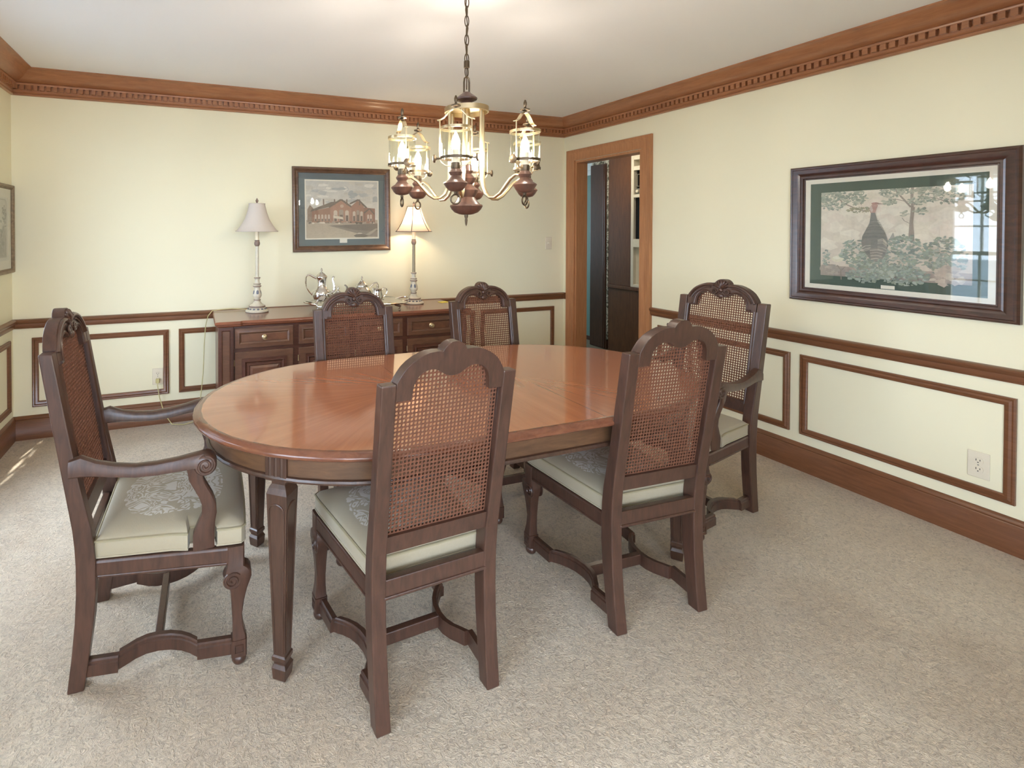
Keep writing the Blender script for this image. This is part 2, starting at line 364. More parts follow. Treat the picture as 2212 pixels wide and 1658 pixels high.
for wname, (a0, a1) in spans.items():
    mb = run(MB(), crown, wname, a0, a1, 1, 1)
    n = int((a1 - a0) / 0.0375)
    for i in range(n):
        a = a0 + 0.035 + i * (a1 - a0 - 0.07) / (n - 1)
        w = 0.0118
        if wname == 'back': mb.box(a - w, a + w, -0.041, -0.02, 2.320, 2.349)
        elif wname == 'right': mb.box(-0.041, -0.02, a - w, a + w, 2.320, 2.349)
        elif wname == 'left': mb.box(-RW + 0.02, -RW + 0.041, a - w, a + w, 2.320, 2.349)
        else: mb.box(a - w, a + w, YF + 0.02, YF + 0.041, 2.320, 2.349)
    trim(mb, 'trim')
trim(run(MB(), rail, 'back', -RW, 0, 1, 1)); trim(run(MB(), rail, 'right', YF, DY0 - 0.103, 1, 0)); trim(run(MB(), rail, 'right', DY1 + 0.123, 0, 0, 1))
trim(run(MB(), rail, 'left', WINS[1][1] + 0.09, WINS[0][0] - 0.09)); trim(run(MB(), rail, 'left', WINS[0][1] + 0.09, 0, 0, 1))
trim(run(MB(), rail, 'front', -RW, OPN[0] - 0.1, 1, 0)); trim(run(MB(), rail, 'front', OPN[1] + 0.1, 0, 0, 1))
trim(run(MB(), base, 'back', -RW, 0, 1, 1), name='baseboard_back')
trim(run(run(MB(), base, 'right', YF, DY0 - 0.103, 1, 0), base, 'right', DY1 + 0.123, 0, 0, 1), name='baseboard_right')
trim(run(MB(), base, 'left', YF, 0, 1, 1), name='baseboard_left')
trim(run(run(MB(), base, 'front', -RW, OPN[0] - 0.1, 1, 0), base, 'front', OPN[1] + 0.1, 0, 0, 1), name='baseboard_front')
pm = [(0, 0), (0.0, 0.012), (0.006, 0.016), (0.012, 0.013), (0.020, 0.018), (0.030, 0.014), (0.037, 0.008), (0.037, 0)]   # (inset, out)
def panel(wall, a0, a1, z0=0.213, z1=0.677):
    def P(a, d, z): return {'back': (a, -d, z), 'right': (-d, a, z), 'left': (-RW + d, a, z), 'front': (a, YF + d, z)}[wall]
    cs = [(a0, z0, 1, 1), (a1, z0, -1, 1), (a1, z1, -1, -1), (a0, z1, 1, -1)]
    trim(MB().loft([[P(a + sa * i, d, z + sz * i) for i, d in pm] for a, z, sa, sz in cs], loop=True))
for a0, a1 in ((-4.344, -3.503), (-3.436, -2.25), (-2.19, -0.98), (-0.914, -0.116)): panel('back', a0, a1)
for a0, a1 in ((-2.932, -2.084), (-2.027, -1.09), (-3.85, -2.99), (-4.65, -3.92)): panel('right', a0, a1)
for a0, a1 in ((-0.70, -0.075), (-2.95, -2.24)): panel('left', a0, a1)

# door casing + jamb
cas = [(0, 0), (0, 0.014), (0.010, 0.017), (0.020, 0.013), (0.055, 0.013), (0.070, 0.018), (0.082, 0.024), (0.098, 0.024), (0.100, 0.020), (0.100, 0)]
def casing(y0, y1, z1, xs, sx):
    cs = [(y0, 0, -1, 0), (y0, z1, -1, 1), (y1, z1, 1, 1), (y1, 0, 1, 0)]
    return [[(xs - sx * d, y + sy * (i + 0.003), z + sz * (i + 0.003)) for i, d in cas] for y, z, sy, sz in cs]
dj = MB().loft(casing(DY0, DY1, DZ, 0, 1)).loft(casing(DY0, DY1, DZ, 0.115, -1))
dj.box(-0.004, 0.119, DY0 - 0.0, DY0 + 0.02, 0, DZ - 0.02).box(-0.004, 0.119, DY1 - 0.02, DY1, 0, DZ - 0.02).box(-0.004, 0.119, DY0, DY1, DZ - 0.02, DZ)
trim(dj, 'casing', 'door_1')

oc = [[(x + sx * i, YF + d, z + sz * i) for i, d in cas] for x, z, sx, sz in ((OPN[0], 0, -1, 0), (OPN[0], OPN[2], -1, 1), (OPN[1], OPN[2], 1, 1), (OPN[1], 0, 1, 0))]
trim(MB().loft(oc).box(OPN[0], OPN[0] + 0.02, YF - T, YF + 0.003, 0, OPN[2] - 0.02).box(OPN[1] - 0.02, OPN[1], YF - T, YF + 0.003, 0, OPN[2] - 0.02).box(OPN[0], OPN[1], YF - T, YF + 0.003, OPN[2] - 0.02, OPN[2]), 'casing')

# windows
def window(idx, P, a0, a1, z0, z1, cols, rows, sgn):
    """P(a,d,z): wall coordinate, d>0 into the room"""
    def bx(mb, aa, ab, da, db, za, zb):
        p, q = P(aa, da, za), P(ab, db, zb)
        return mb.box(min(p[0], q[0]), max(p[0], q[0]), min(p[1], q[1]), max(p[1], q[1]), za, zb)
    f = MB()
    for aa, ab, za, zb in ((a0, a0 + 0.03, z0, z1), (a1 - 0.03, a1, z0, z1), (a0 + 0.03, a1 - 0.03, z0, z0 + 0.03), (a0 + 0.03, a1 - 0.03, z1 - 0.03, z1)): bx(f, aa, ab, -T, 0.0, za, zb)
    for aa, ab, za, zb in ((a0 - 0.085, a0, z0 - 0.085, z1 + 0.085), (a1, a1 + 0.085, z0 - 0.085, z1 + 0.085), (a0, a1, z0 - 0.085, z0), (a0, a1, z1, z1 + 0.085)): bx(f, aa, ab, 0, 0.018, za, zb)
    w = struct(f.build('window_%d' % idx, 'trim', smooth=0, bevel=0.003))
    s = MB(); zm = (z0 + z1) / 2
    for za, zb, d in ((z0 + 0.03, zm + 0.02, -0.06), (zm - 0.02, z1 - 0.03, -0.095)):
        A0, A1 = a0 + 0.03, a1 - 0.03
        for aa, ab, z_a, z_b in ((A0, A0 + 0.04, za, zb), (A1 - 0.04, A1, za, zb), (A0 + 0.04, A1 - 0.04, za, za + 0.04), (A0 + 0.04, A1 - 0.04, zb - 0.04, zb)): bx(s, aa, ab, d - 0.03, d, z_a, z_b)
        for i in range(1, cols): a = A0 + 0.04 + (A1 - A0 - 0.08) * i / cols; bx(s, a - 0.009, a + 0.009, d - 0.024, d - 0.006, za + 0.04, zb - 0.04)
        for i in range(1, rows): z = za + 0.04 + (zb - za - 0.08) * i / rows; bx(s, A0 + 0.04, A1 - 0.04, d - 0.022, d - 0.008, z - 0.009, z + 0.009)
    s.build('sash', 'winwhite', w, smooth=0)
    g = MB()
    for za, zb, d in ((z0 + 0.05, zm, -0.075), (zm, z1 - 0.05, -0.11)): bx(g, a0 + 0.05, a1 - 0.05, d - 0.001, d + 0.001, za, zb)
    g.build('pane', 'glass', w, smooth=0)
for i, (y0, y1, z0, z1) in enumerate(WINS):
    window(i + 1, lambda a, d, z: (-RW + d, a, z), y0, y1, z0, z1, 5, 3, 1)
    portal((-RW - T - 0.02, (y0 + y1) / 2, (z0 + z1) / 2), (0, -pi / 2, 0), z1 - z0, y1 - y0)
# outside, seen only as a reflection in the picture glass
struct(MB().box(-40, -RW - T, -30, 25, -0.35, -0.3).box(-RW - T, 30, -30, LY - T, -0.35, -0.3).build('ground', 'grass', smooth=0))

def tree(x, y, h, r, label):
    t = thing('garden_tree', label, 'tree', (x, y, -0.3))
    b = MB().tube([(0, 0, 0), (0.05, 0.02, h * 0.3), (-0.06, 0.05, h * 0.6), (0.02, 0.0, h)], [r, r * 0.85, r * 0.7, r * 0.45], 10); b.build('trunk', 'bark', t)
    for i in range(7):
        a = i * 2.4; z = h * (0.45 + 0.07 * i)
        MB().tube([(0, 0, z), (0.5 * cos(a), 0.5 * sin(a), z + 0.35), (1.2 * cos(a + 0.3), 1.2 * sin(a + 0.3), z + 0.7), (1.9 * cos(a + 0.2), 1.9 * sin(a + 0.2), z + 1.3)], [r * 0.4, r * 0.3, r * 0.2, r * 0.08], 7).build('branch', 'bark', t)
tree(-10.0, 1.45, 5.5, 0.16, 'garden tree reflected in the turkey print glass, nearer trunk')
tree(-14.5, 2.1, 6.5, 0.20, 'garden tree reflected in the turkey print glass, farther trunk')

# ------------------------------------------------------------------ kitchen seen through the doorway
KX = 1.2
struct(MB().box(T, 3.2, -3.0, 3.2, -0.06, 0).build('floor_hall', 'hall_floor', smooth=0))
struct(MB().box(T, 3.2, -3.0, 3.2, H, H + 0.1).build('ceiling_hall', 'ceil', smooth=0))
struct(MB().box(1.4, 1.5, -3.0, 3.2, 0, H).build('wall_hall', 'teal', smooth=0))
struct(MB().box(1.385, 1.4, 0.98, 3.2, 0, 0.05).build('baseboard_hall', 'hall_dark', smooth=0))
b = MB().box(1.385, 1.4, 0.9, 3.2, 2.10, 2.16).box(1.36, 1.4, 0.9, 3.2, 2.16, 2.25).box(1.345, 1.4, 0.9, 3.2, 2.25, 2.27).box(1.37, 1.4, 0.9, 3.2, 2.27, H)
trim(b, 'winwhite', bev=0.004)
struct(MB().box(T, 1.4, -3.1, -3.0, 0, H).build('wall_hall_near', 'teal', smooth=0))
struct(MB().box(T, 0.45, 3.2, 3.3, 0, H).box(1.3, 1.4, 3.2, 3.3, 0, H).box(0.45, 1.3, 3.2, 3.3, 0, 0.8).box(0.45, 1.3, 3.2, 3.3, 2.15, H).build('wall_hall_far', 'teal', smooth=0))
struct(MB().box(T - 0.001, T + 0.01, T, 3.2, 0, H).build('wall_hall_side', 'teal', smooth=0))
portal((0.875, 3.32, 1.5), (-pi / 2, 0, 0), 0.85, 1.35)
b = MB().box(KX + 0.02, 1.4, 0.70, 0.985, 2.19, H).box(KX - 0.002, 1.4, 0.692, 0.712, 0.12, 2.19)
trim(b, 'wallpaper')
d2 = MB().box(KX, KX + 0.04, 0.712, 0.985, 0.005, 2.185).box(KX - 0.008, KX, 0.735, 0.748, 0.01, 2.17).box(KX - 0.006, KX, 0.764, 0.770, 0.01, 2.17)
struct(d2.build('door_2', 'hall_dark', smooth=0, bevel=0.002))
t = thing('kitchen_fill_light', 'unseen round light added to warm the kitchen beyond the doorway', 'light', (0.65, 0.2, H - 0.07))  # out-of-view lamp added to warm the kitchen woodwork
MB().lathe([(0.205, 0.07), (0.21, 0.06), (0.21, 0.045), (0.195, 0.04)], 28).build('rim', 'brass', t)
MB().lathe([(0.195, 0.045), (0.18, 0.03), (0.12, 0.012), (0.0, 0.004)], 28).build('diffuser', 'kitchen_fill', t)
t = thing('kitchen_cabinet', 'brown wood kitchen cabinet with tall panel seen through doorway', 'cabinet', (KX, 0.2, 0))
MB().box(0.0, 0.19, 0.163, 0.489, 0.775, 2.43).build('tall_panel', 'hall_wood', t, smooth=0, bevel=0.002)
MB().box(-0.012, 0.19, -0.62, 0.489, 0.735, 0.772).build('counter_edge', 'hall_wood', t, smooth=0, bevel=0.003)
MB().box(0.0, 0.19, -0.60, 0.485, 0.0, 0.733).build('base_panel', 'hall_wood', t, smooth=0, bevel=0.002)
t = thing('wall_oven', 'cream framed built-in oven with black windows seen through doorway', 'oven', (KX, 0.2, 0.774))
b = MB().box(0.0, 0.18, 0.122, 0.160, 0, 1.66)
for za, zb in ((0, 0.03), (0.44, 0.53), (0.985, 1.02), (1.285, 1.33), (1.40, 1.66)): b.box(0.0, 0.18, -0.40, 0.122, za, zb)
b.build('oven_frame', 'hall_white', t, smooth=0, bevel=0.003)
MB().box(0.05, 0.06, -0.40, 0.122, 1.02, 1.285).build('upper_window', 'black', t, smooth=0)
b = MB()
for z in (1.11, 1.24): b.tube([(0.03, -0.40, z), (0.03, 0.118, z)], 0.004, 6)
for i in range(10): b.tube([(0.03, 0.10 - i * 0.052, 1.11), (0.03, 0.10 - i * 0.052, 1.24)], 0.003, 6)
b.build('wire_rack', 'steel', t)
cp = MB().box(0.02, 0.06, -0.40, 0.122, 1.022, 1.085).build('control_panel', 'steel', t, smooth=0)
MB().lathe([(0.016, 0), (0.016, 0.014), (0.008, 0.018)], 16).xf(Matrix.Translation((0.02, 0.085, 1.055)) @ Matrix.Rotation(-pi / 2, 4, 'Y')).build('knob', 'plate', cp)
MB().box(0.03, 0.06, -0.40, 0.122, 0.53, 0.985).build('oven_door', 'black', t, smooth=0, bevel=0.004)
lp = MB().box(0.04, 0.06, -0.40, 0.122, 0.03, 0.44).box(0.02, 0.05, -0.40, 0.10, 0.03, 0.06).build('lower_panel', 'hall_white', t, smooth=0)
b = MB()
for i in range(9): MB().box(0.036, 0.041, 0.02 - 0.012 * (i % 2), 0.045 - 0.01 * (i % 3), 0.40 - i * 0.022, 0.41 - i * 0.022).build('black_mark', 'dark', lp, smooth=0)
for i in range(4): MB().box(0.036, 0.041, 0.0, 0.03, 0.10 + i * 0.018, 0.106 + i * 0.018).build('black_mark', 'dark', lp, smooth=0)

# ------------------------------------------------------------------ dining chairs (local: +y is the front, u = y + 0.24)
def interp(tab, x):
    for (a, *va), (c, *vc) in zip(tab, tab[1:]):
        if x <= c: t = (x - a) / (c - a); return [p + (q - p) * t for p, q in zip(va, vc)]
    return list(tab[-1][1:])
ARCH = [(0.172, 0.942), (0.172, 0.992), (0.165, 1.006), (0.156, 1.020), (0.146, 1.033), (0.132, 1.045), (0.116, 1.055), (0.098, 1.063), (0.079, 1.069), (0.058, 1.071), (0.038, 1.070), (0.036, 1.074), (0.030, 1.083), (0.021, 1.090), (0.011, 1.094), (0, 1.095)]
HOLE = [(0.172, 0.942), (0.126, 0.942), (0.124, 0.952), (0.123, 0.966), (0.120, 0.983), (0.114, 0.997), (0.105, 1.008), (0.095, 1.015), (0.082, 1.020), (0.068, 1.022), (0.056, 1.020), (0.045, 1.015), (0.034, 1.008), (0.022, 1.001), (0.010, 0.998), (0, 0.997)]
def make_chair(arm):
    k = 1.085 if arm else 1.0; dz = 0.042 if arm else 0.0
    ws = 0.225 if arm else 0.2050; wt = 0.2165 * k; wf = 0.285 if arm else 0.243
    U = 0.24
    t = thing('dining_armchair' if arm else 'dining_chair', 'x', 'chair')
    bk = lambda z: 0.006 - 0.157 * (z - 0.494) - 0.012          # back face (u) of the raked back above the seat
    prof = [(0, -0.024, 0.022), (0.10, -0.012, 0.036), (0.21, -0.002, 0.050), (0.30, 0.002, 0.056), (0.38, 0.002, 0.056), (0.44, -0.001, 0.051), (0.494, -0.006, 0.044), (0.64, -0.029, 0.013), (0.855, -0.063, -0.024), (0.99 + dz, bk(0.99 + dz), bk(0.99 + dz) + 0.037)]
    for sx in (-1, 1):
        b = MB(); secs = []
        for z, ub, uf in prof:
            o = (ws + (wt - ws) * z / 1.0); i = o - 0.045
            secs.append([(sx * i, ub - U, z), (sx * o, ub - U, z), (sx * o, uf - U, z), (sx * i, uf - U, z)])
        b.loft(secs)
        b.build('rear_leg', 'chair', t, smooth=0, bevel=0.004)
    pl = lambda off: (lambda a, h: (a * k, bk(h + dz) + off - U, h + dz))
    # crest rail
    outline = [(-a, h) for a, h in ARCH] + [(a, h) for a, h in reversed(ARCH[:-1])]
    hole = [(a, h) for a, h in HOLE[1:]] + [(-a, h) for a, h in reversed(HOLE[1:-1])]
    cr = MB().prism(outline + hole, pl(0.0), pl(0.036)).build('crest_rail', 'chair', t, smooth=25, bevel=0.0025)
    for s in (-1, 1):
        MB().tube([pl(0.038)(s * a * 0.965, h - 0.008) for a, h in ARCH[1:11]], 0.0075, 8).build('arch_moulding', 'chair', cr)
        MB().tube([pl(0.038)(s * a * 0.90, h - 0.022) for a, h in ARCH[2:10]], 0.004, 6).build('inner_bead', 'chair', cr)
        MB().tube([pl(0.037)(s * a, h) for a, h in [(0.15, 0.948)] + [(x + 0.006, y + 0.006) for x, y in HOLE[1:13]]], 0.005, 6).build('edge_bead', 'chair', cr)
    b = MB()                                                   # carved shell with two scrolls
    for i in range(7):
        a = R(-66 + 22 * i); L = 0.044
        c = (sin(a) * L * 0.55, 1.046 + cos(a) * L * 0.55)
        q = MB().ball((0, 0, 0), (0.0075, 0.010, L * 0.52), 8, 8)
        p = Vector(pl(0.038)(c[0] / k, c[1])); q.xf(Matrix.Translation(p) @ Matrix.Rotation(R(8.9), 4, 'X') @ Matrix.Rotation(a, 4, 'Y')); b.add(q.V, q.F)
    for s in (-1, 1):
        sp = []
        for j in range(26):
            a = j * 0.42; r = 0.0155 - 0.0125 * j / 25
            sp.append(pl(0.043)(s * (0.031 - r * cos(a)) / 1, 1.030 - r * sin(a)))
        b.tube(sp, [0.0045 - 0.002 * j / 25 for j in range(26)], 6)
    p = Vector(pl(0.038)(0, 1.006)); b.ball(p, (0.018, 0.008, 0.013)); p = Vector(pl(0.038)(0, 1.036)); b.ball(p, (0.012, 0.009, 0.012))
    b.build('carved_shell', 'chair', cr, smooth=50)
    # stile mouldings on the front, lower back rail
    lr = MB().prism([(-0.174, 0.488 - dz), (0.174, 0.488 - dz), (0.174, 0.540 - dz), (-0.174, 0.540 - dz)], pl(0.006), pl(0.032)).build('lower_back_rail', 'chair', t, smooth=0, bevel=0.003)
    for s in (-1, 1):
        MB().loft([[pl(o)((s * xx), h) for xx, o in ((0.1605, 0.030), (0.1605, 0.0385), (0.1655, 0.042), (0.171, 0.0385), (0.177, 0.041), (0.182, 0.0375), (0.182, 0.030))] for h in (0.53 - dz, 0.70, 0.946)]).build('stile_moulding', 'chair', t)
    # woven cane sheet with real holes
    b = MB(); pt = 0.0122; n = int(0.172 * k / pt); z = 0.530; V = {}; F = []
    amax = lambda h: (0.170 if h < 0.948 else max(0.0, interp([(0.942, 0.15), (0.97, 0.146), (1.0, 0.138), (1.03, 0.11), (1.05, 0.07), (1.06, 0.03)], h)[0])) * k
    oc = [(cos(R(22.5 + 45 * i)) * 0.375 * pt, sin(R(22.5 + 45 * i)) * 0.375 * pt) for i in range(8)]
    sq = [(0.5 * pt, 0.2 * pt), (0.2 * pt, 0.5 * pt), (-0.2 * pt, 0.5 * pt), (-0.5 * pt, 0.2 * pt), (-0.5 * pt, -0.2 * pt), (-0.2 * pt, -0.5 * pt), (0.2 * pt, -0.5 * pt), (0.5 * pt, -0.2 * pt)]
    cn = [(0.5 * pt, 0.5 * pt), (-0.5 * pt, 0.5 * pt), (-0.5 * pt, -0.5 * pt), (0.5 * pt, -0.5 * pt)]
    while z + pt < 1.058 + dz:
        zc = z + pt / 2; lim = amax(zc - dz)
        for i in range(-n - 1, n + 2):
            ac = i * pt
            if abs(ac) > lim: continue
            ring = lambda pts, off: [(ac + da, bk(zc + dh) + off - U, zc + dh) for da, dh in pts]
            A, B, C, D = ring(sq, 0.020), ring(oc, 0.020), ring(sq, 0.0175), ring(oc, 0.0175)
            b.add(A + B + C + D + ring(cn, 0.020) + ring(cn, 0.0175), [(j, (j + 1) % 8, (j + 1) % 8 + 8, j + 8) for j in range(8)] + [(j + 16, j + 24, (j + 1) % 8 + 24, (j + 1) % 8 + 16) for j in range(8)]
                  + [(j + 8, (j + 1) % 8 + 8, (j + 1) % 8 + 24, j + 24) for j in range(8)]
                  + [(2 * j, 32 + j, 2 * j + 1) for j in range(4)] + [(2 * j + 16, 2 * j + 17, 36 + j) for j in range(4)])
        z += pt
    b.build('cane_panel', 'cane', t, smooth=0, fix=False)
    # seat frame
    b = MB(); wr = ws - 0.004
    for s in (-1, 1):
        b.loft([[(s * (w - 0.024), y - U, za), (s * w, y - U, za), (s * w, y - U, 0.382), (s * (w - 0.003), y - U, 0.390), (s * (w - 0.024), y - U, 0.390)] for w, y, za in ((wr, 0.05, 0.338), (wf, 0.44, 0.338))])
        b.loft([[(s * (w - 0.006), y - U, 0.336), (s * (w + 0.003), y - U, 0.336), (s * (w + 0.003), y - U, 0.345), (s * (w - 0.006), y - U, 0.345)] for w, y in ((wr, 0.058), (wf, 0.436))])
    b.box(-wr + 0.03, wr - 0.03, 0.004 - U, 0.028 - U, 0.356, 0.412).box(-wr + 0.03, wr - 0.03, 0.0 - U, 0.03 - U, 0.356, 0.366)
    pts = [(-wf + 0.02, 0.390), (-wf + 0.02, 0.330), (-wf + 0.08, 0.326), (-0.09, 0.345), (-0.05, 0.338), (0, 0.326), (0.05, 0.338), (0.09, 0.345), (wf - 0.08, 0.326), (wf - 0.02, 0.330), (wf - 0.02, 0.390)]
    b.prism(pts, lambda a, h: (a, 0.462 - U, h), lambda a, h: (a, 0.484 - U, h))
    b.build('seat_frame', 'chair', t, smooth=0, bevel=0.003)
    # front legs
    legp = [(0.390, 0.463, 0.026, 0.024), (0.326, 0.463, 0.026, 0.024), (0.318, 0.468, 0.034, 0.026), (0.306, 0.471, 0.039, 0.026), (0.288, 0.471, 0.040, 0.026), (0.270, 0.472, 0.033, 0.024), (0.245, 0.471, 0.025, 0.022), (0.21, 0.468, 0.020, 0.019), (0.165, 0.466, 0.0155, 0.0165), (0.125, 0.469, 0.0165, 0.0175), (0.098, 0.473, 0.020, 0.020), (0.086, 0.473, 0.021, 0.021), (0.085, 0.472, 0.024, 0.023), (0.032, 0.472, 0.024, 0.023)]
    for s in (-1, 1):
        xc = s * (wf - 0.022); secs = []
        for z, u, hu, hs in legp:
            e = 0.82
            secs.append([(xc + hs * ca, u - U + hu * sa, z) for ca, sa in ((1, e), (e, 1), (-e, 1), (-1, e), (-1, -e), (-e, -1), (e, -1), (1, -e))])
        lg = MB().loft(secs).build('front_leg', 'chair', t, smooth=40)
        MB().lathe([(0.014, 0.034), (0.020, 0.028), (0.023, 0.020), (0.0225, 0.012), (0.018, 0.004), (0.013, 0.0)], 18, (xc, 0.472 - U, 0)).build('bun_foot', 'chair', lg)
        for side in (-1, 1):
            sp = []
            for j in range(24):
                a = j * 0.46 + 0.6; r = 0.026 - 0.021 * j / 23
                sp.append((xc + side * 0.026, 0.452 - U + r * cos(a), 0.284 + r * sin(a)))
            MB().tube(sp, 0.0042, 6).build('scroll_carving', 'chair', lg)
            MB().lathe([(0.029, -0.004), (0.029, 0.0), (0.026, 0.002)], 20).xf(Matrix.Translation((xc + side * 0.0235, 0.452 - U, 0.284)) @ Matrix.Rotation(side * pi / 2, 4, 'Y')).build('scroll_disc', 'chair', lg)
            q = 0.012; x = xc + side * 0.0235
            MB().tube([(x, 0.472 - U - q, 0.058 - q), (x, 0.472 - U + q, 0.058 - q), (x, 0.472 - U + q, 0.058 + q), (x, 0.472 - U - q, 0.058 + q)], 0.0022, 5, loop=True).build('square_moulding', 'chair', lg)
    # stretchers: bowed inwards at both sides, joined by a cross bar
    path = [(0.020, 0.0), (0.115, 0.0), (0.1151, 0.012), (0.135, 0.026), (0.160, 0.045), (0.190, 0.059), (0.225, 0.064), (0.262, 0.061), (0.295, 0.050), (0.322, 0.033), (0.345, 0.012), (0.3451, 0.0), (0.455, 0.0)]
    for s in (-1, 1):
        b = MB(); secs = []
        for u, o in path:
            w = (ws - 0.012) + (wf - 0.012 - ws + 0.012) * (u / 0.47); x = s * (w - o)
            secs.append([(x - s * 0.024, u - U, 0.034), (x, u - U, 0.034), (x, u - U, 0.068), (x - s * 0.004, u - U, 0.071), (x - s * 0.004, u - U, 0.078), (x - s * 0.008, u - U, 0.082), (x - s * 0.024, u - U, 0.082)])
        b.loft(secs).build('side_stretcher', 'chair', t, smooth=25)
    xs = ws + (wf - ws) * 0.48 - 0.012 - 0.064 - 0.018
    MB().box(-xs, xs, 0.213 - U, 0.237 - U, 0.038, 0.080).build('cross_stretcher', 'chair', t, smooth=0, bevel=0.003)
    # cushion
    n = 10; yb, yf = 0.052 - U, 0.492 - U; hb, hf = wr - 0.006, wf - 0.004; o = []
    for j in range(n): f = j / n; o.append((-(hb + (hf - hb) * f), yb + (yf - yb) * f))
    if arm:
        o = [p for p in o if not (0.30 - U < p[1] < 0.43 - U)]
        nb = [(-(hf - 0.018), 0.318 - U), (-(hf - 0.055), 0.323 - U), (-(hf - 0.055), 0.402 - U), (-(hf - 0.012), 0.407 - U)]
        o = [p for p in o if p[1] < 0.31 - U] + nb + [p for p in o if p[1] > 0.41 - U]
    fr = [(-hf + 0.004, yf - 0.012), (-hf + 0.018, yf)] + [(-hf + 0.02 + (2 * hf - 0.04) * j / 8, yf + 0.006 * sin(pi * j / 8)) for j in range(1, 8)] + [(hf - 0.018, yf), (hf - 0.004, yf - 0.012)]
    o = [p for p in o if p[1] < yf - 0.02] ; right = [(-a, y) for a, y in reversed(o)]
    o = o + fr + right + [(hb * (1 - 2 * j / 8), yb) for j in range(1, 8)]
    cy = 0.27 - U
    ring = lambda q, z, dome=0: [(a * q, cy + (y - cy) * q, z) for a, y in o]
    b = MB().loft([ring(0.985, 0.391), ring(1.0, 0.396), ring(1.0, 0.441), ring(0.985, 0.449), ring(0.93, 0.458), ring(0.82, 0.468), ring(0.65, 0.476), ring(0.4, 0.481), ring(0.15, 0.483)])
    cu = b.build('seat_cushion', 'fabric', t, smooth=40)
    MB().tube(ring(1.0, 0.4445), 0.0042, 6, loop=True).build('piping', 'piping', cu)
    MB().tube(ring(0.995, 0.396), 0.004, 6, loop=True).build('piping', 'fabric', cu)
    if arm:
        for s in (-1, 1):
            xa = lambda u: s * (0.228 + (0.272 - 0.228) * min(1, max(0, u / 0.34)) ** 1.2)
            cl = [(-0.012, 0.687, 0.026), (0.02, 0.692, 0.030), (0.06, 0.681, 0.021), (0.11, 0.671, 0.018), (0.17, 0.664, 0.017), (0.23, 0.666, 0.0175), (0.29, 0.673, 0.0185), (0.335, 0.680, 0.021), (0.365, 0.681, 0.025), (0.388, 0.672, 0.025)]
            secs = []
            for u, z, h in cl:
                w = 0.019 + 0.006 * min(1, max(0, u / 0.34)); e = 0.72
                secs.append([(xa(u) + w * ca, u - U, z + h * sa) for ca, sa in ((1, 0.3), (e, 0.85), (0.25, 1.0), (-0.25, 1), (-e, 0.85), (-1, 0.3), (-1, -0.85), (-0.8, -1), (0.8, -1), (1, -0.85))])
            a = MB().loft(secs)
            m = MB().lathe([(0.030, -0.024), (0.034, -0.018), (0.034, 0.018), (0.030, 0.024)], 22).xf(Matrix.Translation((xa(0.37), 0.372 - U, 0.667)) @ Matrix.Rotation(pi / 2, 4, 'Y')); a.add(m.V, m.F)
            ar = a.build('armrest', 'chair', t, smooth=38)
            for side in (-1, 1):
                sp = []
                for j in range(26):
                    q = -j * 0.46 + 1.6; r = 0.031 - 0.027 * j / 25
                    sp.append((xa(0.37) + side * 0.025, 0.372 - U + r * cos(q), 0.667 + r * sin(q)))
                MB().tube(sp, 0.0042, 6).build('scroll_carving', 'chair', ar)
            secs = []
            for u, z, hu in ((0.366, 0.388, 0.032), (0.366, 0.44, 0.032), (0.374, 0.475, 0.026), (0.383, 0.505, 0.022), (0.382, 0.535, 0.021), (0.372, 0.565, 0.021), (0.357, 0.595, 0.021), (0.345, 0.62, 0.021), (0.338, 0.66, 0.021)):
                w = wf - 0.034 + (z - 0.39) / 0.27 * (0.272 - wf + 0.034)
                secs.append([(s * (w + 0.016 * ca), u - U + hu * sa, z) for ca, sa in ((1, 0.8), (0.8, 1), (-0.8, 1), (-1, 0.8), (-1, -0.8), (-0.8, -1), (0.8, -1), (1, -0.8))])
            MB().loft(secs).build('arm_support', 'chair', t, smooth=38)
    return t
side = make_chair(False); armc = make_chair(True)
def place(src, first, x, y, rz, label, group):
    o = src if first else copy_tree(src)
    o.location = (x, y, 0); o.rotation_euler = (0, 0, rz); o['label'] = label; o['group'] = group; return o
G1, G2 = 'cane-back side chairs round the dining table', 'cane-back armchairs at the table ends'
place(side, True, -2.664, -2.457, R(3.5), 'cane-back dining chair nearest the camera, its back to us', G1)
place(side, False, -1.742, -2.430, R(-2.6), 'cane-back dining chair, back to us, right of the nearest chair', G1)
place(side, False, -2.530, -1.745, pi + R(1), 'cane-back dining chair facing us in front of the silver tea set', G1)
place(side, False, -1.740, -1.715, pi + R(-1), 'cane-back dining chair facing us nearest the doorway', G1)
place(armc, True, -3.412, -2.065, -pi / 2 - R(1.5), 'cane-back armchair with scrolled arms at the left end of table', G2)
place(armc, False, -0.965, -2.100, pi / 2 + R(3), 'cane-back armchair at the right table end by the wall', G2)

# ------------------------------------------------------------------ oval dining table
TX, TY, TZ = -2.228, -2.095, 0.750
def oval(hl, hw, st=0.40, n=24):
    a = hl - st; o = []
    for c, ph in ((st, -pi / 2), (-st, pi / 2)):
        for j in range(n + 1):
            q = ph + pi * j / n; o.append((c + a * cos(q), hw * sin(q)))
    return o
t = thing('dining_table', 'large oval wooden dining table with sunburst veneer top and tapered legs', 'table', (TX, TY, 0))
HL, HW = 1.10, 0.577
lay = lambda d, z: [(x, y, z) for x, y in oval(HL - d, HW - d)]
b = MB().loft([lay(0.034, 0.722), lay(0.012, 0.722), lay(0.004, 0.726), lay(0.0, 0.732), lay(0.0, 0.738), lay(0.004, 0.743), lay(0.010, 0.745), lay(0.012, 0.748), lay(0.022, 0.750), lay(0.030, 0.750)], caps=False)
b.build('table_edge', 'top_edge', t, smooth=50)
o = oval(HL - 0.030, HW - 0.030)
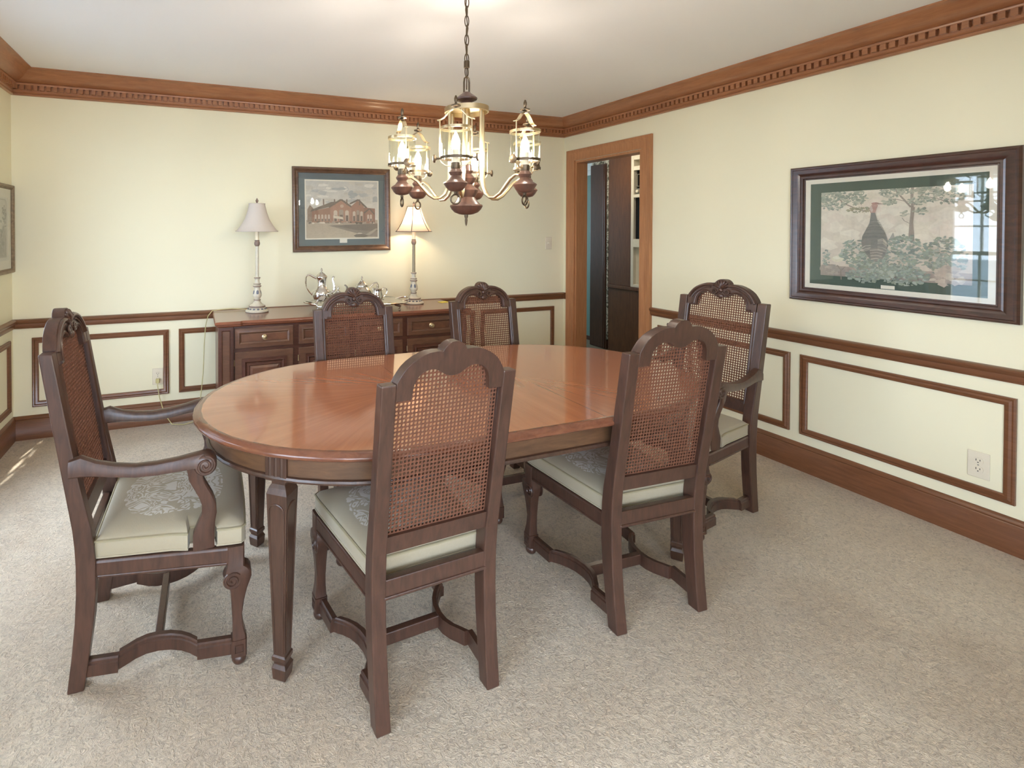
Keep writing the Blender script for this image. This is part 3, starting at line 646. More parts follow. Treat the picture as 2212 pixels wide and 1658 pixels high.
MB().loft([[(x, y, 0.722) for x, y in o], [(x, y, 0.750) for x, y in o]]).build('tabletop', 'top', t, smooth=30)
b = MB(); o1 = oval(HL - 0.055, HW - 0.055); o2 = oval(HL - 0.078, HW - 0.078)
b.loft([[(x, y, 0.642) for x, y in o1], [(x, y, 0.722) for x, y in o1], [(x, y, 0.722) for x, y in o2], [(x, y, 0.642) for x, y in o2]], caps=False, loop=True).build('apron', 'apron', t, smooth=40)
MB().tube([(x, y, 0.642) for x, y in oval(HL - 0.053, HW - 0.053)], 0.009, 8, loop=True).build('apron_bead', 'table_leg', t)
MB().tube([(x, y, 0.716) for x, y in oval(HL - 0.052, HW - 0.052)], 0.006, 6, loop=True).build('apron_bead', 'table_leg', t)
def sq(h, z, e=0.0): return [(-h, -h, z), (h, -h, z), (h, h, z), (-h, h, z)]
for sx, sy in ((-1, -1), (1, -1), (1, 1), (-1, 1)):
    px, py = sx * 0.835, sy * 0.362 + 0.018; ang = atan2(sy * 0.75, sx * 0.62)
    Mx = Matrix.Translation((px, py, 0)) @ Matrix.Rotation(ang + pi / 2, 4, 'Z')      # local -y faces outwards
    lg = MB().loft([sq(0.018, 0.0), sq(0.022, 0.004), sq(0.025, 0.040), sq(0.019, 0.052), sq(0.021, 0.060), sq(0.024, 0.062), sq(0.024, 0.075), sq(0.0205, 0.080), sq(0.036, 0.588), sq(0.030, 0.606), sq(0.024, 0.616), sq(0.024, 0.628), sq(0.034, 0.634), sq(0.034, 0.720)]).xf(Mx).build('leg', 'table_leg', t, smooth=0, bevel=0.0025)
    cap = MB().box(-0.037, 0.037, -0.040, 0.0, 0.632, 0.720)
    cap.xf(Mx).build('fluted_block', 'table_leg', lg, smooth=0, bevel=0.002)
    for i in (-1, 0, 1):
        MB().loft([[(i * 0.02 - 0.005, -0.0402, z), (i * 0.02, -0.0435, z), (i * 0.02 + 0.005, -0.0402, z)] for z in (0.648, 0.710)]).xf(Mx).build('reed', 'table_leg', lg, smooth=0)
    for f in range(4):
        Q = Mx @ Matrix.Rotation(f * pi / 2, 4, 'Z')
        hz = lambda z: 0.0205 + (0.036 - 0.0205) * (z - 0.08) / 0.508
        pts = [(-hz(0.09) + 0.007, 0.09)] + [(-hz(0.52) + 0.008, 0.52)] + [((hz(0.54) - 0.008) * -cos(pi * j / 8), 0.535 + 0.024 * sin(pi * j / 8)) for j in range(1, 8)] + [(hz(0.52) - 0.008, 0.52), (hz(0.09) - 0.007, 0.09)]
        MB().tube([(x, -hz(z) - 0.0005, z) for x, z in pts], 0.0026, 5).xf(Q).build('arched_moulding', 'table_leg', lg)

# ------------------------------------------------------------------ sideboard
SX0, SX1, SYF, SZ = -3.183, -1.353, -0.53, 0.80
cx = (SX0 + SX1) / 2
t = thing('sideboard', 'long dark wood sideboard with panelled drawers along the back wall', 'sideboard', (cx, -0.30, 0))
Lx = lambda x: x - cx
Ly = lambda y: y + 0.30
x0, x1 = Lx(SX0), Lx(SX1)
MB().box(x0, x1, Ly(-0.512), Ly(-0.04), 0.09, 0.768).build('body', 'side_dark', t, smooth=0, bevel=0.002)
MB().box(x0 - 0.012, x1 + 0.012, Ly(-0.545), Ly(-0.036), 0.0, 0.09).build('plinth', 'side_dark', t, smooth=0, bevel=0.006)
def topo(d):
    st = 0.14
    return [(x0 - 0.022 + d, Ly(-0.036)), (x0 - 0.022 + d, Ly(-0.562) + d), (x0 + st, Ly(-0.562) + d), (x0 + st + 0.015, Ly(-0.548) + d), (x1 - st - 0.015, Ly(-0.548) + d), (x1 - st, Ly(-0.562) + d), (x1 + 0.022 - d, Ly(-0.562) + d), (x1 + 0.022 - d, Ly(-0.036))]
MB().loft([[(x, y, z) for x, y in topo(d)] for d, z in ((0.024, 0.762), (0.012, 0.770), (0.012, 0.775), (0.003, 0.780), (0.0, 0.787), (0.003, 0.794), (0.010, 0.800))]).build('top', 'side_top', t, smooth=30)
def framed(mb, xa, xb, za, zb, yf, w, dep, mi=0):
    """mitred frame with a moulded profile on the front plane yf (front is -y)"""
    pr = [(0, 0), (0, dep), (w * 0.55, dep), (w * 0.7, dep * 1.5), (w * 0.85, dep * 0.9), (w, dep * 0.3), (w, 0)]
    cs = [(xa, za, 1, 1), (xb, za, -1, 1), (xb, zb, -1, -1), (xa, zb, 1, -1)]
    return mb.loft([[(x + sx * i, yf - d, z + sz * i) for i, d in pr] for x, z, sx, sz in cs], loop=True, mi=mi)
yb = Ly(-0.512)
for s, xa, xb in ((-1, x0, x0 + 0.098), (1, x1 - 0.098, x1)):
    p = MB().box(xa, xb, yb - 0.022, yb, 0.09, 0.762).build('pilaster', 'side_dark', t, smooth=0, bevel=0.003)
    MB().box(xa + 0.026, xb - 0.026, yb - 0.026, yb - 0.02, 0.13, 0.735).build('pilaster_panel', 'side_burl' if False else 'side_mid', p, smooth=0, bevel=0.002)
    framed(MB(), xa + 0.012, xb - 0.012, 0.115, 0.750, yb - 0.022, 0.016, 0.006).build('moulding', 'side_dark', p, smooth=30)
colw = [(-3.079, -2.692), (-2.654, -2.290), (-2.246, -1.882), (-1.845, -1.458)]
for i, (xa, xb) in enumerate(colw):
    xa, xb = Lx(xa), Lx(xb)
    d = MB().box(xa, xb, yb - 0.012, yb, 0.614, 0.748).build('drawer', 'side_mid', t, smooth=0, bevel=0.003)
    framed(MB(), xa + 0.004, xb - 0.004, 0.618, 0.744, yb - 0.012, 0.036, 0.006).build('drawer_frame', 'side_mid', d, smooth=30)
    MB().box(xa + 0.042, xb - 0.042, yb - 0.014, yb - 0.008, 0.656, 0.706).build('drawer_panel', 'side_burl', d, smooth=0, bevel=0.002)
    kx = (xa + xb) / 2
    MB().lathe([(0.017, 0), (0.012, 0.003), (0.006, 0.008), (0.007, 0.013), (0.013, 0.017), (0.016, 0.022), (0.015, 0.027), (0.009, 0.030), (0.0, 0.031)], 20).xf(Matrix.Translation((kx, yb - 0.014, 0.682)) @ Matrix.Rotation(pi / 2, 4, 'X')).build('knob', 'brass', d)
    dr = MB().box(xa, xb, yb - 0.012, yb, 0.115, 0.590).build('door', 'side_mid', t, smooth=0, bevel=0.003)
    framed(MB(), xa + 0.046, xb - 0.046, 0.161, 0.544, yb - 0.010, 0.030, 0.008).build('door_frame', 'side_dark', dr, smooth=30)
    framed(MB(), xa + 0.078, xb - 0.078, 0.193, 0.512, yb - 0.010, 0.020, 0.005).build('door_moulding', 'side_dark', dr, smooth=30)
    MB().loft([[(xa + 0.098 + q, yb - 0.012 - e, 0.213 + q), (xb - 0.098 - q, yb - 0.012 - e, 0.213 + q), (xb - 0.098 - q, yb - 0.012 - e, 0.492 - q), (xa + 0.098 + q, yb - 0.012 - e, 0.492 - q)] for q, e in ((0, 0), (0, 0.001), (0.016, 0.008))]).build('door_panel', 'side_burl', dr, smooth=0)
    for z in (0.19, 0.52):
        MB().tube([(xa - 0.003, yb - 0.012, z - 0.02), (xa - 0.003, yb - 0.012, z + 0.02)], 0.004, 8).build('hinge', 'brass', dr)

# ------------------------------------------------------------------ table lamps (buffet lamps)
def make_lamp(lit, x, y, label):
    t = thing('buffet_lamp', label, 'lamp', (x, y, SZ), 0, 'buffet lamps on the sideboard')
    MB().lathe([(0.060, 0.0), (0.081, 0.002), (0.084, 0.010), (0.080, 0.016), (0.068, 0.021), (0.064, 0.024), (0.055, 0.034), (0.055, 0.046), (0.046, 0.054), (0.034, 0.060), (0.026, 0.072), (0.020, 0.080)], 32).build('base', 'lampwood', t)
    MB().lathe([(0.0565, 0.034), (0.0585, 0.037), (0.0585, 0.043), (0.0565, 0.047)], 32, caps=False).build('base_band', 'lampgold', t)
    b = MB()
    for j in range(14):
        a = 2 * pi * j / 14
        m = MB().ball((0, 0, 0), (0.010, 0.003, 0.006), 8, 6).xf(Matrix.Rotation(a, 4, 'Z') @ Matrix.Translation((0, -0.066, 0.026)) @ Matrix.Rotation(R(-35), 4, 'X')); b.add(m.V, m.F)
    tag(b.build('leaf_ring', 'lampblue', t), kind=None)
    st = MB().lathe([(0.020, 0.078), (0.024, 0.083), (0.025, 0.088), (0.019, 0.094), (0.021, 0.100), (0.030, 0.112), (0.033, 0.122), (0.029, 0.140), (0.023, 0.162), (0.021, 0.178), (0.026, 0.183), (0.030, 0.188), (0.026, 0.193), (0.022, 0.197), (0.027, 0.202), (0.027, 0.208), (0.018, 0.213), (0.016, 0.222), (0.016, 0.236), (0.019, 0.242), (0.023, 0.247), (0.023, 0.251), (0.018, 0.255)], 24).build('baluster', 'lampwood', t)
    for z, r in ((0.0875, 0.0255), (0.188, 0.0305), (0.205, 0.0275), (0.249, 0.0235)):
        MB().lathe([(r - 0.003, z - 0.004), (r, z - 0.002), (r, z + 0.002), (r - 0.003, z + 0.004)], 24, caps=False).build('band', 'lampgold', st)
    for j in range(5):
        a = 2 * pi * j / 5 - pi / 2
        q = MB().ball((0, 0, 0), (0.011, 0.004, 0.024), 8, 8).xf(Matrix.Rotation(a + pi / 2, 4, 'Z') @ Matrix.Translation((0, -0.026, 0.138)) @ Matrix.Rotation(R(-10), 4, 'X'))
        q.build('painted_leaf', 'lampblue', st)
    MB().lathe([(0.0125, 0.253), (0.0125, 0.486)], 20).build('pole', 'lamppole' if lit else 'lampwood', t)
    MB().lathe([(0.0125, 0.480), (0.019, 0.490), (0.021, 0.502), (0.018, 0.514), (0.016, 0.518), (0.019, 0.524), (0.013, 0.526)], 20).build('capital', 'lampgold', t)
    MB().lathe([(0.014, 0.522), (0.014, 0.60)], 20).build('candle_sleeve', 'ivory', t)
    sh = [(0.057, 0.790), (0.062, 0.765), (0.072, 0.725), (0.088, 0.680), (0.110, 0.640), (0.134, 0.607), (0.150, 0.590)]
    if lit: sh = [(0.056, 0.790), (0.066, 0.755), (0.082, 0.710), (0.102, 0.665), (0.127, 0.622), (0.152, 0.588)]
    nseg = 6 if lit else 40
    segs = 48
    secs = []
    for r, z in sh:
        row = []
        for j in range(segs):
            a = 2 * pi * j / segs
            rr = r * (1 - (0.045 if lit else 0.0) * (0.5 - 0.5 * cos(6 * a))) if lit else r
            row.append((rr * cos(a), rr * sin(a), z))
        secs.append(row)
    s_ = MB().loft(secs, caps=False).build('lamp_shade', 'shade_lit' if lit else 'shade', t)
    for r, z, m in ((sh[0][0], sh[0][1], 0.0035), (sh[-1][0], sh[-1][1], 0.0035)):
        row = [(r * (1 - (0.045 * (0.5 - 0.5 * cos(6 * 2 * pi * j / segs)) if lit else 0)) * cos(2 * pi * j / segs), r * (1 - (0.045 * (0.5 - 0.5 * cos(6 * 2 * pi * j / segs)) if lit else 0)) * sin(2 * pi * j / segs), z) for j in range(segs)]
        MB().tube(row, m, 6, loop=True).build('shade_trim', 'lampgold' if lit else 'shade', s_)
    if lit:
        for j in range(6):
            a = 2 * pi * j / 6
            MB().tube([((r + 0.001) * cos(a), (r + 0.001) * sin(a), z) for r, z in sh], 0.0028, 6).build('shade_piping', 'ribdark', s_)
    MB().lathe([(0.010, 0.60), (0.010, 0.655), (0.004, 0.66)], 12).build('socket', 'brass', t)
    MB().lathe([(0.008, 0.655), (0.014, 0.664), (0.024, 0.680), (0.027, 0.694), (0.024, 0.708), (0.014, 0.718), (0.0, 0.721)], 14).build('light_bulb', 'lampbulb' if lit else 'plate', t)
    for s in (-1, 1):
        MB().tube([(s * 0.010, 0, 0.625), (s * 0.034, 0, 0.650), (s * 0.040, 0, 0.70), (s * 0.030, 0, 0.75), (s * 0.010, 0, 0.784), (0, 0, 0.790)], 0.0018, 6).build('harp', 'brass', t)
    for j in range(3):
        a = 2 * pi * j / 3 + 0.4
        MB().tube([(0, 0, 0.790), (sh[0][0] * cos(a) * 0.96, sh[0][0] * sin(a) * 0.96, 0.789)], 0.0015, 6).build('shade_spoke', 'brass', s_)
    MB().lathe([(0.004, 0.788), (0.006, 0.794), (0.009, 0.797), (0.006, 0.801), (0.010, 0.808), (0.011, 0.814), (0.008, 0.820), (0.004, 0.828), (0.0, 0.834)], 16).build('finial', 'lampgold', t)
    return t
make_lamp(False, -2.897, -0.185, 'cream painted buffet lamp with plain white shade, unlit, left end of sideboard')
make_lamp(True, -1.650, -0.185, 'lit buffet lamp with dark-seamed bell shade right of the framed print')
cd_ = MB().tube([(-2.93, -0.11, SZ + 0.004), (-2.99, -0.07, SZ + 0.008), (-3.07, -0.052, SZ + 0.012), (-3.15, -0.055, SZ + 0.010), (-3.206, -0.065, SZ + 0.006), (-3.235, -0.068, SZ - 0.03), (-3.252, -0.066, 0.70), (-3.262, -0.058, 0.55), (-3.270, -0.056, 0.35), (-3.285, -0.058, 0.20), (-3.30, -0.065, 0.08), (-3.33, -0.08, 0.012), (-3.40, -0.10, 0.006), (-3.48, -0.085, 0.012), (-3.53, -0.055, 0.08), (-3.565, -0.035, 0.20), (-3.577, -0.034, 0.285), (-3.577, -0.030, 0.305)], 0.0032, 8)
cd_ = cd_.build('lamp_cord', 'cord'); tag(cd_, 'pale lamp cord hanging from sideboard end down to the plug', 'cord')
MB().box(-3.590, -3.564, -0.034, -0.008, 0.300, 0.330).build('plug', 'cord', cd_, smooth=0, bevel=0.004)

# ------------------------------------------------------------------ silver service
PX, PY = -2.155, -0.285
t = thing('serving_tray', 'long footed silver tray with leaf handles on the sideboard', 'tray', (PX, PY, SZ))
def oct_(hx, hy, c): return [(-hx + c, -hy), (hx - c, -hy), (hx, -hy + c), (hx, hy - c), (hx - c, hy), (-hx + c, hy), (-hx, hy - c), (-hx, -hy + c)]
MB().loft([[(x, y, z) for x, y in oct_(hx, hy, c)] for hx, hy, c, z in ((0.27, 0.15, 0.05, 0.036), (0.33, 0.205, 0.06, 0.050), (0.345, 0.215, 0.06, 0.050), (0.345, 0.215, 0.06, 0.053), (0.332, 0.207, 0.06, 0.054), (0.272, 0.152, 0.05, 0.040))]).build('tray_body', 'silver', t, smooth=20)
MB().tube([(x, y, 0.053) for x, y in oct_(0.345, 0.215, 0.06)], 0.005, 6, loop=True).build('rim', 'silver', t)
for sx in (-1, 1):
    MB().tube([(sx * 0.335, -0.075, 0.052), (sx * 0.375, -0.07, 0.060), (sx * 0.41, -0.035, 0.068), (sx * 0.415, 0.0, 0.070), (sx * 0.41, 0.035, 0.068), (sx * 0.375, 0.07, 0.060), (sx * 0.335, 0.075, 0.052)], [0.005, 0.007, 0.006, 0.008, 0.006, 0.007, 0.005], 8).build('handle', 'silver', t)
    for sy in (-1, 1):
        MB().tube([(sx * 0.25, sy * 0.14, 0.04), (sx * 0.285, sy * 0.165, 0.024), (sx * 0.275, sy * 0.160, 0.006), (sx * 0.285, sy * 0.17, 0.004)], [0.012, 0.008, 0.006, 0.003], 8).build('foot', 'silver', t)
ZT = SZ + 0.043
def vessel(name, label, cat, x, y, prof, lid, spout, handle, rz=0.0, feet=0.05, group=None):
    t = thing(name, label, cat, (x, y, ZT), rz, group)
    MB().lathe(prof, 28, caps=True).build('body', 'silver', t, smooth=50)
    l = MB().lathe(lid, 24).build('lid', 'silver', t, smooth=45)
    zt = lid[-1][1]
    MB().lathe([(0.004, zt - 0.004), (0.008, zt + 0.002), (0.004, zt + 0.008), (0.009, zt + 0.016), (0.007, zt + 0.024), (0.002, zt + 0.033), (0.0, zt + 0.034)], 12).build('finial', 'silver', l)
    if spout: MB().tube(*spout, 10).build('spout', 'silver', t)
    for h in handle: MB().tube(h[0], h[1], 8).build('handle', 'silver', t)
    for j in range(4):
        a = pi / 4 + j * pi / 2
        MB().tube([(feet * 0.8 * cos(a), feet * 0.8 * sin(a), 0.034), (feet * 1.15 * cos(a), feet * 1.15 * sin(a), 0.018), (feet * 1.1 * cos(a), feet * 1.1 * sin(a), 0.004)], [0.012, 0.007, 0.008], 8).build('foot', 'silver', t)
    return t
vessel('coffee_pot', 'tall silver coffee pot with looped handle, left on the tray', 'coffee pot', -2.440, -0.285,
       [(0.030, 0.026), (0.046, 0.032), (0.062, 0.050), (0.070, 0.075), (0.069, 0.098), (0.058, 0.112), (0.044, 0.124), (0.037, 0.145), (0.034, 0.165), (0.038, 0.190), (0.045, 0.204), (0.043, 0.208)],
       [(0.046, 0.206), (0.046, 0.210), (0.034, 0.222), (0.024, 0.230), (0.022, 0.234), (0.010, 0.240)],
       ([(0.055, 0, 0.075), (0.085, 0, 0.088), (0.098, 0, 0.120), (0.092, 0, 0.155), (0.083, 0, 0.185), (0.085, 0, 0.200), (0.096, 0, 0.208)], [0.018, 0.014, 0.011, 0.009, 0.007, 0.007, 0.005]),
       [([(-0.036, 0, 0.196), (-0.060, 0, 0.208), (-0.085, 0, 0.222), (-0.105, 0, 0.222), (-0.116, 0, 0.205), (-0.117, 0, 0.165), (-0.108, 0, 0.130), (-0.088, 0, 0.098), (-0.064, 0, 0.070)], [0.006, 0.007, 0.006, 0.006, 0.007, 0.0065, 0.006, 0.006, 0.006])], rz=R(-6))
vessel('teapot', 'silver teapot with pointed lid behind the chair crest on the tray', 'teapot', -2.110, -0.24,
       [(0.032, 0.022), (0.060, 0.030), (0.082, 0.050), (0.088, 0.072), (0.080, 0.094), (0.062, 0.108), (0.050, 0.118), (0.048, 0.124)],
       [(0.052, 0.122), (0.052, 0.127), (0.040, 0.140), (0.028, 0.150), (0.020, 0.158), (0.010, 0.166)],
       ([(-0.075, 0, 0.060), (-0.105, 0, 0.075), (-0.118, 0, 0.100), (-0.124, 0, 0.125), (-0.140, 0, 0.138)], [0.018, 0.014, 0.010, 0.008, 0.006]),
       [([(0.058, 0, 0.108), (0.082, 0, 0.125), (0.100, 0, 0.142), (0.122, 0, 0.144), (0.136, 0, 0.128), (0.136, 0, 0.100), (0.120, 0, 0.070), (0.084, 0, 0.045)], 0.0055)])
vessel('sugar_bowl', 'small two-handled silver sugar bowl beside the coffee pot', 'sugar bowl', -2.335, -0.375,
       [(0.024, 0.018), (0.040, 0.026), (0.052, 0.044), (0.055, 0.062), (0.048, 0.078), (0.038, 0.086)],
       [(0.041, 0.085), (0.041, 0.089), (0.028, 0.098), (0.016, 0.104), (0.008, 0.110)], None,
       [([(s * 0.046, 0, 0.080), (s * 0.066, 0, 0.094), (s * 0.084, 0, 0.092), (s * 0.088, 0, 0.074), (s * 0.072, 0, 0.054), (s * 0.052, 0, 0.042)], 0.0045) for s in (-1, 1)], feet=0.034)
vessel('cream_jug', 'silver cream jug with looped handle in front of teapot, behind the chair', 'jug', -2.035, -0.385,
       [(0.024, 0.018), (0.038, 0.026), (0.046, 0.044), (0.044, 0.066), (0.036, 0.086), (0.034, 0.104), (0.040, 0.118)],
       [(0.030, 0.112), (0.022, 0.116), (0.012, 0.118), (0.006, 0.119)], None,
       [([(0.036, 0, 0.104), (0.054, 0, 0.120), (0.074, 0, 0.116), (0.080, 0, 0.092), (0.066, 0, 0.062), (0.044, 0, 0.046)], 0.0045)], feet=0.030)
nt = MB().box(-0.038, 0.038, -0.03, 0.03, 0, 0.002).build('sticky_note', 'note', smooth=0, loc=(0, 0, 0))
nt.rotation_euler = (0, 0, 0.15); nt.location = (-1.385, -0.20, SZ + 0.0005); tag(nt, 'yellow paper note lying on the right end of the sideboard', 'paper note')

# ------------------------------------------------------------------ chandelier
CXc, CYc = -2.228, -2.10
t = thing('chandelier', 'six-lantern brass and wood chandelier hanging on a chain above the table', 'chandelier', (CXc, CYc, -0.02))
b = MB(); z = 2.455; i = 0
while z > 2.16:
    pts = []
    for j in range(16):
        a = 2 * pi * j / 16; u = 0.0095 * cos(a); v = 0.024 * sin(a)
        pts.append((u, 0, z - 0.022 + v) if i % 2 else (0.3 * u, u, z - 0.022 + v))
    b.tube(pts, 0.0024, 6, loop=True); z -= 0.0405; i += 1
ch = b.build('chain', 'bronze', t); zc = z
MB().tube([(0.002, 0.004, 2.45), (-0.004, 0.003, 2.36), (0.004, -0.003, 2.28), (-0.003, 0.004, 2.21), (0.002, 0.0, 2.14), (0.0, 0, 2.02)], 0.0025, 6).build('lamp_wire', 'bronze', t)
MB().lathe([(0.055, 2.46), (0.055, 2.452), (0.03, 2.444), (0.008, 2.435)], 24).build('ceiling_rose', 'bronze', t)
MB().lathe([(0.009, zc + 0.012), (0.012, zc + 0.010), (0.012, zc - 0.018), (0.009, zc - 0.02)], 16).build('chain_collar', 'bronze', t)
MB().tube([(0.0125, 0, 2.005), (0.0125, 0, 2.05), (0.010, 0, 2.068), (0, 0, 2.076), (-0.010, 0, 2.068), (-0.0125, 0, 2.05), (-0.0125, 0, 2.005)], 0.004, 8).build('hanging_loop', 'bronze', t)
pts = [(0.008 * cos(2 * pi * j / 14), 0, zc - 0.035 + 0.022 * sin(2 * pi * j / 14)) for j in range(14)]
MB().tube(pts, 0.0024, 6, loop=True).build('chain_link', 'bronze', t)
MB().lathe([(0.016, 2.008), (0.020, 2.003), (0.036, 1.992), (0.046, 1.982), (0.044, 1.976), (0.026, 1.968), (0.020, 1.958), (0.024, 1.950), (0.030, 1.945), (0.022, 1.941)], 28).build('turned_top', 'cwood', t)
MB().lathe([(0.086, 1.945), (0.094, 1.943), (0.094, 1.922), (0.088, 1.920), (0.088, 1.938), (0.0, 1.938), (0.0, 1.945)], 40, caps=False).build('ring_plate', 'brass', t)
MB().lathe([(0.014, 1.94), (0.018, 1.90), (0.012, 1.86), (0.012, 1.70), (0.020, 1.69)], 20).build('centre_tube', 'brass', t)
MB().lathe([(0.020, 1.700), (0.028, 1.696), (0.030, 1.672), (0.022, 1.660), (0.030, 1.650), (0.042, 1.640), (0.034, 1.625), (0.026, 1.615), (0.040, 1.600), (0.052, 1.590), (0.046, 1.575), (0.036, 1.560), (0.046, 1.545), (0.060, 1.530), (0.063, 1.524)], 32).build('turned_column', 'cwood', t)
MB().lathe([(0.050, 1.530), (0.068, 1.528), (0.070, 1.522), (0.062, 1.508), (0.050, 1.496), (0.030, 1.488), (0.018, 1.486)], 32).build('turned_dish', 'cwood', t)
MB().lathe([(0.008, 1.488), (0.008, 1.478), (0.005, 1.470), (0.006, 1.462), (0.004, 1.446), (0.0, 1.436)], 12).build('drop_finial', 'bronze', t)
view = atan2(cam.location.y - CYc, cam.location.x - CXc) if False else atan2(-4.0538 - CYc, -3.3114 - CXc)
RAD = 0.285
for q in range(6):
    a = view - R(8) + q * pi / 3
    ca, sa = cos(a), sin(a)
    P = lambda r, z, s=0.0: (ca * r - sa * s, sa * r + ca * s, z)
    arm = MB().tube([P(0.076, 1.93), P(0.076, 1.70), P(0.078, 1.64), P(0.084, 1.60), P(0.098, 1.572), P(0.120, 1.556), P(0.145, 1.555), P(0.170, 1.570), P(0.195, 1.597), P(0.220, 1.625), P(0.245, 1.640), P(0.266, 1.636), P(RAD, 1.626)], 0.0068, 10).build('arm', 'brass', t)
    MB().box(-0.006, 0.006, -0.006, 0.006, 1.655, 1.675).xf(Matrix.Translation(P(0.076, 0))).build('arm_clasp', 'brass', arm, smooth=0)
    c = P(RAD, 0)
    MB().lathe([(0.012, 1.654), (0.017, 1.650), (0.021, 1.644), (0.026, 1.637), (0.022, 1.629), (0.018, 1.624), (0.023, 1.617), (0.031, 1.607), (0.043, 1.600), (0.046, 1.596), (0.041, 1.588), (0.035, 1.578), (0.026, 1.569), (0.012, 1.565)], 28, c).build('turned_cup', 'cwood', arm)
    MB().lathe([(0.016, 1.648), (0.018, 1.652), (0.018, 1.672), (0.015, 1.674)], 20, c).build('metal_cup', 'bronze', arm)
    MB().lathe([(0.0155, 1.670), (0.0155, 1.722), (0.008, 1.724)], 18, c).build('candle_sleeve', 'ivory', arm)
    MB().lathe([(0.006, 1.722), (0.012, 1.730), (0.0165, 1.743), (0.015, 1.757), (0.009, 1.772), (0.004, 1.784), (0.0, 1.790)], 12, c).build('candle_bulb', 'bulb', arm)
    g = MB(); r0, r1 = 0.0555, 0.0535
    g.loft([[(c[0] + r * cos(2 * pi * j / 32), c[1] + r * sin(2 * pi * j / 32), z) for j in range(32)] for r, z in ((r1, 1.690), (r0, 1.690), (r0, 1.802), (r1, 1.802))], caps=False, loop=True).build('glass_chimney', 'glass', arm)
    for z0_ in (1.686, 1.797):
        MB().loft([[(c[0] + r * cos(2 * pi * j / 32), c[1] + r * sin(2 * pi * j / 32), z) for j in range(32)] for r, z in ((0.0565, z0_), (0.059, z0_), (0.059, z0_ + 0.010), (0.0565, z0_ + 0.010))], caps=False, loop=True).build('glass_band', 'bronze' if z0_ < 1.7 else 'brass', arm)
    ta = a + pi / 2 + R(0)
    Q = lambda d, z, e=0.0: (c[0] + cos(ta) * d - sin(ta) * e, c[1] + sin(ta) * d + cos(ta) * e, z)
    for s in (-1, 1):
        MB().tube([Q(s * 0.017, 1.660), Q(s * 0.040, 1.664), Q(s * 0.056, 1.676), Q(s * 0.0605, 1.691), Q(s * 0.0605, 1.835)], 0.0025, 6).build('lantern_rod', 'brass', arm)
        MB().tube([Q(s * 0.058, 1.691), Q(s * 0.068, 1.691), Q(s * 0.074, 1.691), Q(s * 0.078, 1.691), Q(s * 0.084, 1.691), Q(s * 0.087, 1.691)], [0.004, 0.0035, 0.005, 0.015, 0.016, 0.006], 14).build('side_knob', 'bronze', arm)
    b = MB(); secs = []
    for d, z in ((-0.070, 1.836), (-0.058, 1.838), (-0.044, 1.846), (-0.026, 1.866), (-0.010, 1.876), (0.010, 1.876), (0.026, 1.866), (0.044, 1.846), (0.058, 1.838), (0.070, 1.836)):
        secs.append([Q(d, z, -0.009), Q(d, z, 0.009), Q(d, z - 0.0025, 0.009), Q(d, z - 0.0025, -0.009)])
    b.loft(secs).build('lantern_bracket', 'brass', arm, smooth=40)
    MB().lathe([(0.004, 1.874), (0.005, 1.880), (0.018, 1.884), (0.019, 1.888), (0.006, 1.893), (0.004, 1.898), (0.0065, 1.906), (0.0065, 1.914), (0.003, 1.924), (0.0, 1.926)], 16, c).build('lantern_finial', 'bronze', arm)
    MB().tube([Q(0.018 * cos(2 * pi * j / 18), 1.536 + 0.018 * sin(2 * pi * j / 18)) for j in range(18)], 0.0035, 8, loop=True).build('pull_ring', 'bronze', arm)
    MB().lathe([(0.006, 1.564), (0.007, 1.557), (0.004, 1.552)], 10, c).build('ring_stem', 'bronze', arm)

